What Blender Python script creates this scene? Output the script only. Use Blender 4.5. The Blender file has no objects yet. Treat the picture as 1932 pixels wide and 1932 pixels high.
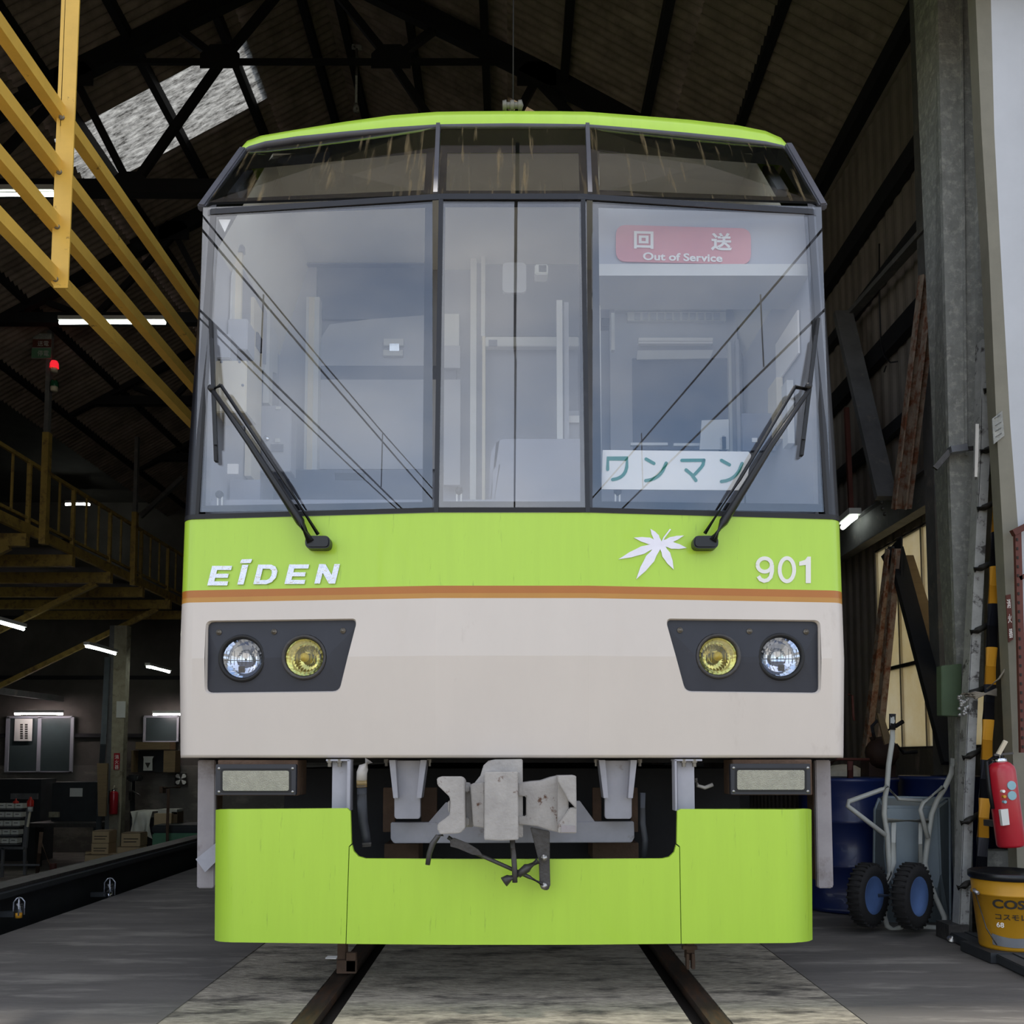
import bpy, bmesh, math, random
from mathutils import Vector, Matrix
from mathutils.geometry import delaunay_2d_cdt
random.seed(7)
SC = bpy.context.scene
COL = SC.collection

# ------------------------------------------------------------------ camera, sky, sun, exposure
FPX, CX, HOR, CAMZ, PIT = 1750.0, 966.0, 1430.0, 0.909, math.radians(4.0)
YPP = HOR - FPX*math.tan(PIT)
cd = bpy.data.cameras.new('camera'); cam = bpy.data.objects.new('camera', cd); COL.objects.link(cam)
cam.location = (0, 0, CAMZ); cam.rotation_euler = (math.radians(90)+PIT, 0, 0)
cd.sensor_width = 36; cd.lens = FPX/1932*36; cd.shift_y = (YPP-966)/1932; cd.clip_start = .05; cd.clip_end = 500
SC.camera = cam

w = bpy.data.worlds.new('sky'); SC.world = w; w.use_nodes = True
nt = w.node_tree; nt.nodes.clear()
o_ = nt.nodes.new('ShaderNodeOutputWorld'); bg = nt.nodes.new('ShaderNodeBackground')
sk = nt.nodes.new('ShaderNodeTexSky'); sk.sky_type = 'NISHITA'; sk.sun_disc = False
sk.sun_elevation = math.radians(58); sk.sun_rotation = math.radians(8); sk.air_density = 1.0; sk.dust_density = 2.0
tc = nt.nodes.new('ShaderNodeTexCoord'); nz = nt.nodes.new('ShaderNodeTexNoise'); nz.inputs['Scale'].default_value = 2.2; nz.inputs['Detail'].default_value = 5
mp = nt.nodes.new('ShaderNodeMapping'); mp.inputs['Scale'].default_value = (1, 1, 2.2); mp.inputs['Location'].default_value = (3.1, 1.7, 0)
cr = nt.nodes.new('ShaderNodeValToRGB'); cr.color_ramp.elements[0].position = .33; cr.color_ramp.elements[1].position = .68
mx = nt.nodes.new('ShaderNodeMix'); mx.data_type = 'RGBA'; mx.inputs['B'].default_value = (7.6, 7.4, 7.3, 1)
mu = nt.nodes.new('ShaderNodeMath'); mu.operation = 'MULTIPLY'; mu.inputs[1].default_value = .68
L = nt.links.new
L(tc.outputs['Generated'], mp.inputs['Vector']); L(mp.outputs[0], nz.inputs['Vector']); L(nz.outputs['Fac'], cr.inputs[0])
L(cr.outputs[0], mu.inputs[0]); L(mu.outputs[0], mx.inputs['Factor']); L(sk.outputs[0], mx.inputs['A']); L(mx.outputs['Result'], bg.inputs[0]); L(bg.outputs[0], o_.inputs[0])
bg.inputs['Strength'].default_value = 0.42

sd = bpy.data.lights.new('sun_offscreen', 'SUN'); sun = bpy.data.objects.new('sun_offscreen', sd); COL.objects.link(sun)
sd.energy = 4.0; sd.angle = math.radians(2.2); sd.color = (1, .95, .86)
sun.rotation_euler = Vector((-.10, .078, .95)).to_track_quat('Z', 'Y').to_euler(); sun.location = (0, 0, 20)
SC.view_settings.view_transform = 'Standard'; SC.view_settings.look = 'None'
SC.view_settings.gamma = 1; SC.view_settings.use_curve_mapping = False
SC.view_settings.exposure = -0.55
SC.cycles.max_bounces = 8; SC.cycles.transparent_max_bounces = 24; SC.cycles.sample_clamp_indirect = 6

# ------------------------------------------------------------------ pixel rays
_f = Vector((0, math.cos(PIT), math.sin(PIT))); _u = Vector((0, -math.sin(PIT), math.cos(PIT)))
CAM = Vector((0, 0, CAMZ))
def ray(px, py): return _f + Vector((1, 0, 0))*((px-CX)/FPX) + _u*((YPP-py)/FPX)
def at(px, py, Y): d = ray(px, py); return CAM + d*(Y/d.y)
def gr(px, py, z=0.0): d = ray(px, py); return CAM + d*((z-CAMZ)/d.z)
def atX(px, py, X): d = ray(px, py); return CAM + d*(X/d.x)
def atplane(px, py, p0, n): d = ray(px, py); return CAM + d*((Vector(p0)-CAM).dot(n)/d.dot(n))

# ------------------------------------------------------------------ mesh builder
ORG = {}
def setprops(o, label=None, cat=None, group=None, kind=None):
    if label: o['label'] = label
    if cat: o['category'] = cat
    if group: o['group'] = group
    if kind: o['kind'] = kind
    return o
def thing(name, loc, label, cat, group=None, kind=None):
    o = bpy.data.objects.new(name, None); COL.objects.link(o); o.location = loc; o.empty_display_size = .1
    ORG[o.name] = Vector(loc)
    return setprops(o, label, cat, group, kind)
def link(name, mesh, parent=None, loc=None):
    o = bpy.data.objects.new(name, mesh); COL.objects.link(o)
    if parent is not None: o.parent = parent
    base = ORG[parent.name] if parent is not None else Vector((0, 0, 0))
    p = Vector(loc) if loc is not None else base
    o.location = p-base; ORG[o.name] = p
    return o
def frame(d, up=(0, 0, 1)):
    d = Vector(d).normalized(); u = Vector(up)
    if abs(d.dot(u.normalized())) > .98: u = Vector((0, 1, 0)) if abs(d.y) < .9 else Vector((1, 0, 0))
    s = d.cross(u).normalized(); return d, s, s.cross(d).normalized()
class MB:
    def __init__(s): s.v, s.f, s.s = [], [], []
    def add(s, vs, fs, sm=False):
        b = len(s.v); s.v += [Vector(v) for v in vs]; s.f += [tuple(i+b for i in f) for f in fs]; s.s += [sm]*len(fs); return s
    def box(s, a, b):
        (x0, y0, z0), (x1, y1, z1) = [min(p, q) for p, q in zip(a, b)], [max(p, q) for p, q in zip(a, b)]
        return s.add([(x0, y0, z0), (x1, y0, z0), (x1, y1, z0), (x0, y1, z0), (x0, y0, z1), (x1, y0, z1), (x1, y1, z1), (x0, y1, z1)],
                     [(0, 3, 2, 1), (4, 5, 6, 7), (0, 1, 5, 4), (1, 2, 6, 5), (2, 3, 7, 6), (3, 0, 4, 7)])
    def bar(s, p, q, w, h, up=(0, 0, 1)):
        p, q = Vector(p), Vector(q); d, a, b = frame(q-p, up); a = a*w/2; b = b*h/2
        return s.add([p-a-b, p+a-b, p+a+b, p-a+b, q-a-b, q+a-b, q+a+b, q-a+b],
                     [(0, 1, 2, 3), (4, 7, 6, 5), (0, 4, 5, 1), (1, 5, 6, 2), (2, 6, 7, 3), (3, 7, 4, 0)])
    def angle(s, p, q, a, t, up=(0, 0, 1), fl=1):     # L-section
        p, q = Vector(p), Vector(q); d, x, y = frame(q-p, up); x = x*fl
        pr = [(0, 0), (a, 0), (a, t), (t, t), (t, a), (0, a)]
        return s.prism([p+x*i+y*j for i, j in pr], q-p)
    def ibeam(s, p, q, w, h, t=.012, up=(0, 0, 1)):
        p, q = Vector(p), Vector(q); d, x, y = frame(q-p, up)
        W, H, T = w/2, h/2, t/2
        pr = [(-W, -H), (W, -H), (W, -H+t), (T, -H+t), (T, H-t), (W, H-t), (W, H), (-W, H), (-W, H-t), (-T, H-t), (-T, -H+t), (-W, -H+t)]
        return s.prism([p+x*i+y*j for i, j in pr], q-p)
    def prism(s, poly, vec, sm=False):
        n = len(poly); poly = [Vector(p) for p in poly]; vec = Vector(vec)
        s.add(poly+[p+vec for p in poly], [tuple(range(n)), tuple(reversed(range(n, 2*n)))])
        b = len(s.v)-2*n
        for i in range(n):
            j = (i+1) % n; s.f.append((b+i, b+n+i, b+n+j, b+j)); s.s.append(sm)
        return s
    def tube(s, pts, r, n=8, caps=True):
        pts = [Vector(p) for p in pts]; rs = r if isinstance(r, (list, tuple)) else [r]*len(pts)
        b = len(s.v); ref = None; vs = []
        for i, p in enumerate(pts):
            d = (pts[min(i+1, len(pts)-1)]-pts[max(i-1, 0)]).normalized()
            if ref is None: _, a, c = frame(d)
            else: a = (ref-d*ref.dot(d)).normalized(); c = d.cross(a)
            ref = a
            vs += [p+(a*math.cos(2*math.pi*k/n)+c*math.sin(2*math.pi*k/n))*rs[i] for k in range(n)]
        fs = [(i*n+k, i*n+(k+1) % n, (i+1)*n+(k+1) % n, (i+1)*n+k) for i in range(len(pts)-1) for k in range(n)]
        s.add(vs, fs, True)
        if caps:
            s.f += [tuple(b+k for k in reversed(range(n))), tuple(b+(len(pts)-1)*n+k for k in range(n))]; s.s += [False, False]
        return s
    def lathe(s, o, ax, prof, n=24, sm=True):         # prof: (along, radius)
        o = Vector(o); d, a, c = frame(ax); vs = []
        for t, r in prof: vs += [o+d*t+(a*math.cos(2*math.pi*k/n)+c*math.sin(2*math.pi*k/n))*r for k in range(n)]
        m = len(prof)
        return s.add(vs, [(i*n+k, i*n+(k+1) % n, (i+1)*n+(k+1) % n, (i+1)*n+k) for i in range(m-1) for k in range(n)], sm)
    def cyl(s, p, q, r, n=16): return s.tube([p, q], r, n)
    def grid(s, rows, sm=True):
        n = len(rows[0]); return s.add([p for r in rows for p in r], [(i*n+k, i*n+k+1, (i+1)*n+k+1, (i+1)*n+k) for i in range(len(rows)-1) for k in range(n-1)], sm)
    def build(s, name, mat, parent=None, bev=0, loc=None, thick=0):
        base = Vector(loc) if loc is not None else (ORG[parent.name] if parent is not None else Vector((0, 0, 0)))
        me = bpy.data.meshes.new(name); me.from_pydata([tuple(v-base) for v in s.v], [], s.f)
        me.polygons.foreach_set('use_smooth', s.s); me.update()
        bm = bmesh.new(); bm.from_mesh(me)
        bmesh.ops.recalc_face_normals(bm, faces=bm.faces)
        if bev: bmesh.ops.bevel(bm, geom=[e for e in bm.edges if len(e.link_faces) == 2 and e.calc_face_angle(0) > .6], offset=bev, segments=2, affect='EDGES', clamp_overlap=True)
        if thick: bmesh.ops.solidify(bm, geom=bm.faces[:], thickness=thick)
        bm.to_mesh(me); bm.free(); me.materials.append(M[mat])
        return link(name, me, parent, base)
def single(name, mb, mat, label, cat, group=None, kind=None, bev=0, loc=None):
    if loc is None:
        xs = [v.x for v in mb.v]; ys = [v.y for v in mb.v]; loc = ((min(xs)+max(xs))/2, (min(ys)+max(ys))/2, min(v.z for v in mb.v))
    return setprops(mb.build(name, mat, None, bev, loc), label, cat, group, kind)

# ------------------------------------------------------------------ materials
def hx(h):
    h = h.lstrip('#'); c = [int(h[i:i+2], 16)/255 for i in (0, 2, 4)]
    return tuple(x/12.92 if x <= .04045 else ((x+.055)/1.055)**2.4 for x in c)
M = {}
def mat(name, col, rough=.5, metal=0, var=.12, scale=6, bump=0, bscale=40, col2=None, fac=(.5, .7), s2=5, spec=.5, stretch=(1, 1, 1), coat=0):
    m = bpy.data.materials.new(name); m.use_nodes = True; M[name] = m; t = m.node_tree; p = t.nodes['Principled BSDF']
    c = hx(col); p.inputs['Roughness'].default_value = rough; p.inputs['Metallic'].default_value = metal; p.inputs['Specular IOR Level'].default_value = spec
    p.inputs['Coat Weight'].default_value = coat
    tcn = t.nodes.new('ShaderNodeTexCoord'); mpn = t.nodes.new('ShaderNodeMapping'); mpn.inputs['Scale'].default_value = stretch
    t.links.new(tcn.outputs['Object'], mpn.inputs[0])
    n1 = t.nodes.new('ShaderNodeTexNoise'); n1.inputs['Scale'].default_value = scale; n1.inputs['Detail'].default_value = 6; n1.inputs['Roughness'].default_value = .65
    t.links.new(mpn.outputs[0], n1.inputs['Vector'])
    r1 = t.nodes.new('ShaderNodeValToRGB'); e = r1.color_ramp.elements; e[0].position = .3; e[1].position = .7
    e[0].color = tuple(x*(1-var) for x in c)+(1,); e[1].color = tuple(min(1, x*(1+var)) for x in c)+(1,)
    t.links.new(n1.outputs['Fac'], r1.inputs[0]); out = r1.outputs[0]
    if col2:
        n2 = t.nodes.new('ShaderNodeTexNoise'); n2.inputs['Scale'].default_value = s2; n2.inputs['Detail'].default_value = 8; n2.inputs['Roughness'].default_value = .7
        t.links.new(mpn.outputs[0], n2.inputs['Vector'])
        r2 = t.nodes.new('ShaderNodeValToRGB'); r2.color_ramp.elements[0].position = fac[0]; r2.color_ramp.elements[1].position = fac[1]
        t.links.new(n2.outputs['Fac'], r2.inputs[0])
        x = t.nodes.new('ShaderNodeMix'); x.data_type = 'RGBA'; x.inputs['B'].default_value = hx(col2)+(1,)
        t.links.new(r2.outputs[0], x.inputs['Factor']); t.links.new(out, x.inputs['A']); out = x.outputs['Result']
    t.links.new(out, p.inputs['Base Color'])
    if bump:
        n3 = t.nodes.new('ShaderNodeTexNoise'); n3.inputs['Scale'].default_value = bscale; n3.inputs['Detail'].default_value = 4
        t.links.new(mpn.outputs[0], n3.inputs['Vector']); b = t.nodes.new('ShaderNodeBump'); b.inputs['Strength'].default_value = bump; b.inputs['Distance'].default_value = .02
        t.links.new(n3.outputs['Fac'], b.inputs['Height']); t.links.new(b.outputs[0], p.inputs['Normal'])
    return m
def emit(name, col, st):
    m = bpy.data.materials.new(name); m.use_nodes = True; M[name] = m; p = m.node_tree.nodes['Principled BSDF']
    p.inputs['Base Color'].default_value = hx(col)+(1,); p.inputs['Emission Color'].default_value = hx(col)+(1,); p.inputs['Emission Strength'].default_value = st
def glass(name, tint, base=.045, pw=5, rough=0.0, dirt=None, gl=(1, 1, 1)):
    m = bpy.data.materials.new(name); m.use_nodes = True; M[name] = m; t = m.node_tree; t.nodes.clear(); N = t.nodes.new
    out = N('ShaderNodeOutputMaterial'); tr = N('ShaderNodeBsdfTransparent'); g = N('ShaderNodeBsdfGlossy'); g.inputs['Roughness'].default_value = rough
    g.inputs['Color'].default_value = tuple(gl)+(1,)
    tr.inputs[0].default_value = tuple(tint)+(1,)
    lw = N('ShaderNodeLayerWeight'); lw.inputs['Blend'].default_value = .5
    a = N('ShaderNodeMath'); a.operation = 'POWER'; a.inputs[1].default_value = pw
    b = N('ShaderNodeMath'); b.operation = 'MULTIPLY_ADD'; b.inputs[1].default_value = .9; b.inputs[2].default_value = base
    x = N('ShaderNodeMixShader'); k = t.links.new
    k(lw.outputs['Facing'], a.inputs[0]); k(a.outputs[0], b.inputs[0]); k(b.outputs[0], x.inputs[0]); k(tr.outputs[0], x.inputs[1]); k(g.outputs[0], x.inputs[2])
    fin = x.outputs[0]
    if dirt:
        col, sc, st, lo, hi = dirt
        tcn = N('ShaderNodeTexCoord'); mpn = N('ShaderNodeMapping'); mpn.inputs['Scale'].default_value = st; nn = N('ShaderNodeTexNoise'); nn.inputs['Scale'].default_value = sc; nn.inputs['Detail'].default_value = 7
        rr = N('ShaderNodeValToRGB'); rr.color_ramp.elements[0].position = lo; rr.color_ramp.elements[1].position = hi; df = N('ShaderNodeBsdfDiffuse'); df.inputs[0].default_value = hx(col)+(1,)
        x2 = N('ShaderNodeMixShader'); k(tcn.outputs['Object'], mpn.inputs[0]); k(mpn.outputs[0], nn.inputs['Vector']); k(nn.outputs['Fac'], rr.inputs[0]); k(rr.outputs[0], x2.inputs[0])
        k(fin, x2.inputs[1]); k(df.outputs[0], x2.inputs[2]); fin = x2.outputs[0]
    k(fin, out.inputs[0])
def translucent(name, col, col2, sc, stretch, rib=0):
    m = bpy.data.materials.new(name); m.use_nodes = True; M[name] = m; t = m.node_tree; t.nodes.clear(); N = t.nodes.new; k = t.links.new
    out = N('ShaderNodeOutputMaterial'); tl = N('ShaderNodeBsdfTranslucent'); df = N('ShaderNodeBsdfDiffuse'); x = N('ShaderNodeMixShader'); x.inputs[0].default_value = .35
    tcn = N('ShaderNodeTexCoord'); mpn = N('ShaderNodeMapping'); mpn.inputs['Scale'].default_value = stretch; nn = N('ShaderNodeTexNoise'); nn.inputs['Scale'].default_value = sc; nn.inputs['Detail'].default_value = 8; nn.inputs['Roughness'].default_value = .75
    rr = N('ShaderNodeValToRGB'); rr.color_ramp.elements[0].position = .35; rr.color_ramp.elements[1].position = .65; rr.color_ramp.elements[0].color = hx(col2)+(1,); rr.color_ramp.elements[1].color = hx(col)+(1,)
    fac = nn.outputs['Fac']
    if rib:
        wv = N('ShaderNodeTexWave'); wv.bands_direction = 'Y'; wv.inputs['Scale'].default_value = rib; wv.inputs['Distortion'].default_value = .6; wv.inputs['Detail'].default_value = 2
        av = N('ShaderNodeMix'); av.data_type = 'FLOAT'; av.inputs['Factor'].default_value = .27; k(tcn.outputs['Object'], wv.inputs['Vector']); k(nn.outputs['Fac'], av.inputs['A']); k(wv.outputs['Fac'], av.inputs['B']); fac = av.outputs['Result']
    k(tcn.outputs['Object'], mpn.inputs[0]); k(mpn.outputs[0], nn.inputs['Vector']); k(fac, rr.inputs[0]); k(rr.outputs[0], tl.inputs[0]); k(rr.outputs[0], df.inputs[0])
    k(tl.outputs[0], x.inputs[1]); k(df.outputs[0], x.inputs[2]); k(x.outputs[0], out.inputs[0])

mat('lime', '#b6de46', .32, var=.03, scale=3, coat=.25, col2='#84a83a', fac=(.62, .8), s2=9, stretch=(6, 1, .6))
mat('cream', '#d8cfc6', .38, var=.03, scale=2, coat=.15, col2='#b9ada2', fac=(.62, .85), s2=2.5, stretch=(1.5, 1, .6))
mat('stripe_brown', '#b5702c', .35, var=.05, scale=4); mat('stripe_tan', '#c08a3c', .35, var=.05, scale=4)
mat('black_frame', '#1a1b20', .3, var=.2, scale=8, col2='#3a3a3e', fac=(.6, .8), s2=14)
mat('frit', '#08080a', .7, spec=.1)
mat('alu', '#a9acb4', .35, .7, var=.1, scale=12)
mat('mullion_grey', '#5a5b63', .4, .3, var=.15); mat('rubber', '#121214', .55, var=.2, scale=20); mat('wiper_black', '#17181a', .38, var=.15, scale=20)
mat('letter_chrome', '#d4d6de', .2, .85, var=.04, scale=30, bump=.3, bscale=45)
mat('leaf_silver', '#efe9ee', .3, .35, var=.06, scale=14); mat('white_paint', '#f0efea', .4, var=.03)
mat('lamp_plate', '#2b2e38', .5, var=.12, scale=10, col2='#4d4c4c', fac=(.66, .75), s2=9)
mat('chrome', '#dfe3ea', .08, 1, var=.05); mat('screw', '#b5b3ae', .3, .9)
mat('under_grey', '#a9a9b2', .5, var=.1, scale=9, col2='#7a6a5c', fac=(.62, .75), s2=7)
mat('coupler_grey', '#a8a4a0', .6, .1, var=.14, scale=14, bump=.15, bscale=90, col2='#5f4232', fac=(.6, .66), s2=13)
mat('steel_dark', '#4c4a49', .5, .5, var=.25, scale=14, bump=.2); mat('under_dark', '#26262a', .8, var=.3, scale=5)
mat('rusty_brown', '#5c4738', .8, var=.25, scale=9, bump=.3)
mat('hose', '#2f3238', .6, var=.15); mat('pipe_white', '#b9b4ae', .45, var=.1); mat('brass', '#a08a60', .4, .6)
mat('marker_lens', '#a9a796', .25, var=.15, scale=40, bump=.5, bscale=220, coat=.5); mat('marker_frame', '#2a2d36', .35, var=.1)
mat('step_plate', '#9c9698', .6, var=.14, scale=6, col2='#5b4a40', fac=(.52, .72), s2=4)
mat('cab_wall', '#b9bac0', .6, var=.04); mat('cab_dark', '#6f7380', .6, var=.06); mat('cab_mid', '#9a9ca6', .6, var=.05)
mat('cab_light', '#dcdcd8', .5, var=.03); mat('cab_cream', '#e6dcc4', .5, var=.03); mat('cab_ceiling', '#e2e0d6', .7, var=.04)
mat('sign_pink', '#e39a9a', .4, var=.03); mat('sign_white', '#fdfaf5', .5, var=.01); mat('sign_green', '#2c8a76', .5, var=.02)
mat('steel_rail', '#4a4038', .45, .5, var=.3, scale=20, col2='#6f5038', fac=(.5, .7), s2=8, stretch=(4, .6, 1))
mat('concrete_smooth', '#64605b', .75, var=.28, scale=1.6, bump=.15, bscale=30, col2='#87827a', fac=(.52, .66), s2=2.5, stretch=(.5, 2.5, 1))
mat('concrete_rough', '#9c9484', .85, var=.4, scale=26, bump=.6, bscale=60, col2='#4a453e', fac=(.48, .64), s2=6, stretch=(.55, 1.6, 1))
mat('ground_out', '#a89c88', .9, var=.35, scale=30, bump=.6, bscale=60, col2='#5d564c', fac=(.5, .65), s2=6)
mat('groove', '#3b352f', .95)
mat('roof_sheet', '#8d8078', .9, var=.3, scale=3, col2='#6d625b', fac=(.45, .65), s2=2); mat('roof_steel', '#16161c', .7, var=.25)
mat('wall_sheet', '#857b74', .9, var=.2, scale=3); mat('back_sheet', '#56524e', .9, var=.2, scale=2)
translucent('skylight', '#b4b4ae', '#2c2a27', 9, (.7, 4, .7)); translucent('skylight_warm', '#a08c6c', '#4a3c2c', 7, (.5, 2.5, .5))
translucent('frosted', '#fbf3dc', '#efe2bd', 2, (1, 1, 1))
mat('yellow_steel', '#dcb350', .5, var=.1, scale=5, col2='#7c5a2a', fac=(.62, .7), s2=11); mat('yellow_old', '#b0954f', .6, var=.2, scale=6, col2='#7a6240', fac=(.5, .65), s2=9)
mat('bolt', '#7a756c', .4, .7)
mat('column_grey', '#8d8f8b', .8, var=.2, scale=9, bump=.35, bscale=34, col2='#a9a9a3', fac=(.5, .62), s2=22)
mat('door_white', '#bfc3c9', .5, var=.05, scale=3, col2='#9a968c', fac=(.65, .8), s2=6)
mat('door_edge', '#7d7a6c', .6, var=.12, scale=5); mat('rust_angle', '#b09c8c', .8, var=.2, scale=9, bump=.3, col2='#8a553c', fac=(.46, .6), s2=12)
mat('beam_grey', '#6b6b6d', .7, var=.2, scale=6, col2='#8a857e', fac=(.55, .7), s2=7); mat('brace_dark', '#25272c', .6, var=.2)
mat('rung_steel', '#34332f', .6, .3, var=.2); mat('post_grey', '#a5a6a4', .6, .2, var=.2, scale=14, col2='#4c4a48', fac=(.55, .62), s2=11)
mat('hazard_yellow', '#d2962a', .4, var=.06); mat('hazard_black', '#15161c', .35, var=.1)
mat('red_paint', '#b5202f', .3, var=.05, coat=.3); mat('red_rust', '#5d3128', .7, var=.2); mat('green_box', '#55684e', .7, var=.1, col2='#6f7c68', fac=(.55, .7))
mat('drum_blue', '#1b2a5c', .35, var=.12, scale=5, coat=.2); mat('barrow_grey', '#8d9aa2', .45, .2, var=.08); mat('barrow_frame', '#b6b8b2', .5, var=.08, scale=12)
mat('tyre', '#1d1c1c', .85, var=.2, scale=30); mat('rim_blue', '#5a76a8', .5, var=.15)
mat('pail_yellow', '#c18d1f', .4, var=.08, scale=8); mat('pail_black', '#15161a', .3); mat('silver_label', '#aeb2b8', .25, .7)
mat('cardboard', '#c9b08a', .85, var=.08); mat('cardboard_dark', '#7c6850', .85, var=.1); mat('print_dark', '#2a2622', .8)
mat('plywood', '#8a7556', .8, var=.15, scale=3, stretch=(1, 1, 8)); mat('bin_green', '#5c8c6e', .7, var=.1); mat('cloth_white', '#d6d5cc', .9, var=.08)
mat('machine_dark', '#2b2e31', .6, var=.2); mat('paper', '#d8d8d4', .8, var=.02); mat('pipe_grey', '#7b828a', .4, .5); mat('post_cream', '#a39c86', .8, var=.2, scale=7, col2='#6d6654', fac=(.55, .7))
mat('bottle_red', '#c63026', .4); mat('blade_brown', '#3c2820', .7); mat('sack_white', '#c9c3b4', .9, var=.2, bump=.6, bscale=20)
mat('window_dark', '#3b4648', .3, var=.06); mat('rope', '#8f877a', .9); mat('chain', '#9a9a98', .4, .6)
mat('wire', '#1c1c20', .6); mat('pole_concrete', '#8d8a84', .8)
mat('machine_yellow', '#d4b01e', .5); mat('seat_blue', '#8b90a2', .8); mat('porcelain', '#7d7a72', .4)
glass('windscreen', (.94, .95, .96), .10, dirt=None)
glass('tinted', (.86, .86, .82), .012, dirt=('#8b7a5c', 26, (1.8, .08, .10), .60, .92))
glass('lens_clear', (.95, .97, 1), .05); glass('lens_yellow', (.97, .92, .5), .05, rough=.05); glass('bulb_glass', (.9, .92, .95), .12)
emit('tube_cool', '#f6fff4', 48.0); emit('tube_mid', '#f6fff4', 7.0); emit('tube_dim', '#f6fff4', 6.0); emit('lamp_red', '#ff2a38', 1.2); mat('lamp_green', '#1d5c40', .2); emit('tube_warm', '#fff0f0', 55.0)

# ------------------------------------------------------------------ lettering and strokes
def textmesh(s, bold=0.0):
    c = bpy.data.curves.new('t', 'FONT'); c.body = s; c.size = 1; c.offset = bold; c.resolution_u = 4; c.fill_mode = 'BOTH'
    o = bpy.data.objects.new('t', c); COL.objects.link(o); bpy.context.view_layer.update()
    me = bpy.data.meshes.new_from_object(o.evaluated_get(bpy.context.evaluated_depsgraph_get()))
    vs = [v.co.copy() for v in me.vertices]; fs = [tuple(p.vertices) for p in me.polygons]
    bpy.data.objects.remove(o); bpy.data.curves.remove(c); bpy.data.meshes.remove(me); return vs, fs
def text(name, s, corners, mt, parent, bold=0.0, lift=(0, -.001, 0)):
    """flat print filling the 3D quad corners = (bottom-left, bottom-right, top-left)"""
    vs, fs = textmesh(s, bold)
    if not vs: return None
    x0, x1 = min(v.x for v in vs), max(v.x for v in vs); y0, y1 = min(v.y for v in vs), max(v.y for v in vs)
    bl, br, tl = [Vector(c) for c in corners]; mb = MB()
    mb.add([bl+(br-bl)*((v.x-x0)/(x1-x0))+(tl-bl)*((v.y-y0)/(y1-y0))+Vector(lift) for v in vs], fs)
    return mb.build(name, mt, parent)
def stroke(pts, wd, cap=True):
    """outline polygon of a thick polyline in the plane"""
    l, r = [], []; n = len(pts); P = [Vector(p) for p in pts]
    for i, p in enumerate(P):
        d = (P[min(i+1, n-1)]-P[max(i-1, 0)]).normalized(); q = Vector((-d.y, d.x))*wd/2
        k = 1
        if 0 < i < n-1:
            a, b = (P[i]-P[i-1]).normalized(), (P[i+1]-P[i]).normalized(); k = 1/max(.5, math.sqrt(max(.01, (1+a.dot(b))/2)))
        l.append(p+q*k); r.append(p-q*k)
    if cap:
        def arc(c, d, a0): return [c+Vector((math.cos(a0-math.pi*k/6), math.sin(a0-math.pi*k/6)))*wd/2 for k in range(1, 6)]
        d1 = (P[-1]-P[-2]).normalized(); d0 = (P[1]-P[0]).normalized()
        e = arc(P[-1], d1, math.atan2(d1.x, -d1.y)); s_ = arc(P[0], d0, math.atan2(-d0.x, d0.y))
        return l+e+r[::-1]+s_
    return l+r[::-1]
def roundpoly(pts, r, n=4):
    out = []; P = [Vector(p[:2]) for p in pts]; m = len(P); rr = r if isinstance(r, (list, tuple)) else [r]*m
    for i in range(m):
        p, a, b = P[i], P[i-1], P[(i+1) % m]
        if rr[i] <= 0: out.append(p); continue
        u, v = (a-p).normalized(), (b-p).normalized(); A, B = p+u*rr[i], p+v*rr[i]
        for k in range(n+1):
            t = k/n; out.append(A*(1-t)**2+p*2*t*(1-t)+B*t*t)
    return out
def cdt(outer, holes=(), lines=()):
    """triangulate a 2D region with holes; returns verts, tris"""
    vs, es = [], []
    def loop(p):
        b = len(vs); vs.extend(Vector((q[0], q[1])) for q in p); es.extend((b+i, b+(i+1) % len(p)) for i in range(len(p)))
    loop(outer)
    for h in holes: loop(h)
    for l in lines:
        b = len(vs); vs.extend(Vector(q) for q in l); es.extend((b+i, b+i+1) for i in range(len(l)-1))
    V, E, Fc, *_ = delaunay_2d_cdt(vs, es, [], 0, 1e-6)
    def inside(p, poly):
        c = False; n = len(poly)
        for i in range(n):
            a, b = poly[i], poly[i-1]
            if (a[1] > p.y) != (b[1] > p.y) and p.x < (b[0]-a[0])*(p.y-a[1])/(b[1]-a[1])+a[0]: c = not c
        return c
    F = []
    for f in Fc:
        c = sum((V[i] for i in f), Vector((0, 0)))/len(f)
        if inside(c, outer) and not any(inside(c, h) for h in holes): F.append(tuple(f))
    return V, F

# ------------------------------------------------------------------ TRAIN
YC, ZCR, WB = 3.60, 1.307, 1.36
def sx(z): return 1.0 if z < 2.0 else 1-.0245*(z-2.0)/1.05
def plan(ax):
    if ax < .30: return 0.0
    if ax <= 1.285: return (ax-.30)*.105
    t = min(1.0, (ax-1.285)/.075); return .1034+.095*(1-math.sqrt(max(0, 1-t*t)))
def lean(z): return (ZCR-z)*.09 if z < ZCR else (z-ZCR)*.03
def Yf(X, z): return YC+plan(abs(X)/sx(z))+lean(z)
def F(px, py, off=0.0, flat=False):
    Y = YC+.05
    for _ in range(12):
        p = at(px, py, Y); Y = (YC+.105*max(0, abs(p.x)-.30)+lean(p.z) if flat else Yf(p.x, p.z))-off
    return at(px, py, Y)
def Fz(py): return F(966, py).z
LEN = 15.0
AX = [0, .30, .6, .9, 1.285]+[1.285+.075*math.sin(math.pi/2*k/6) for k in range(1, 7)]
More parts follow.
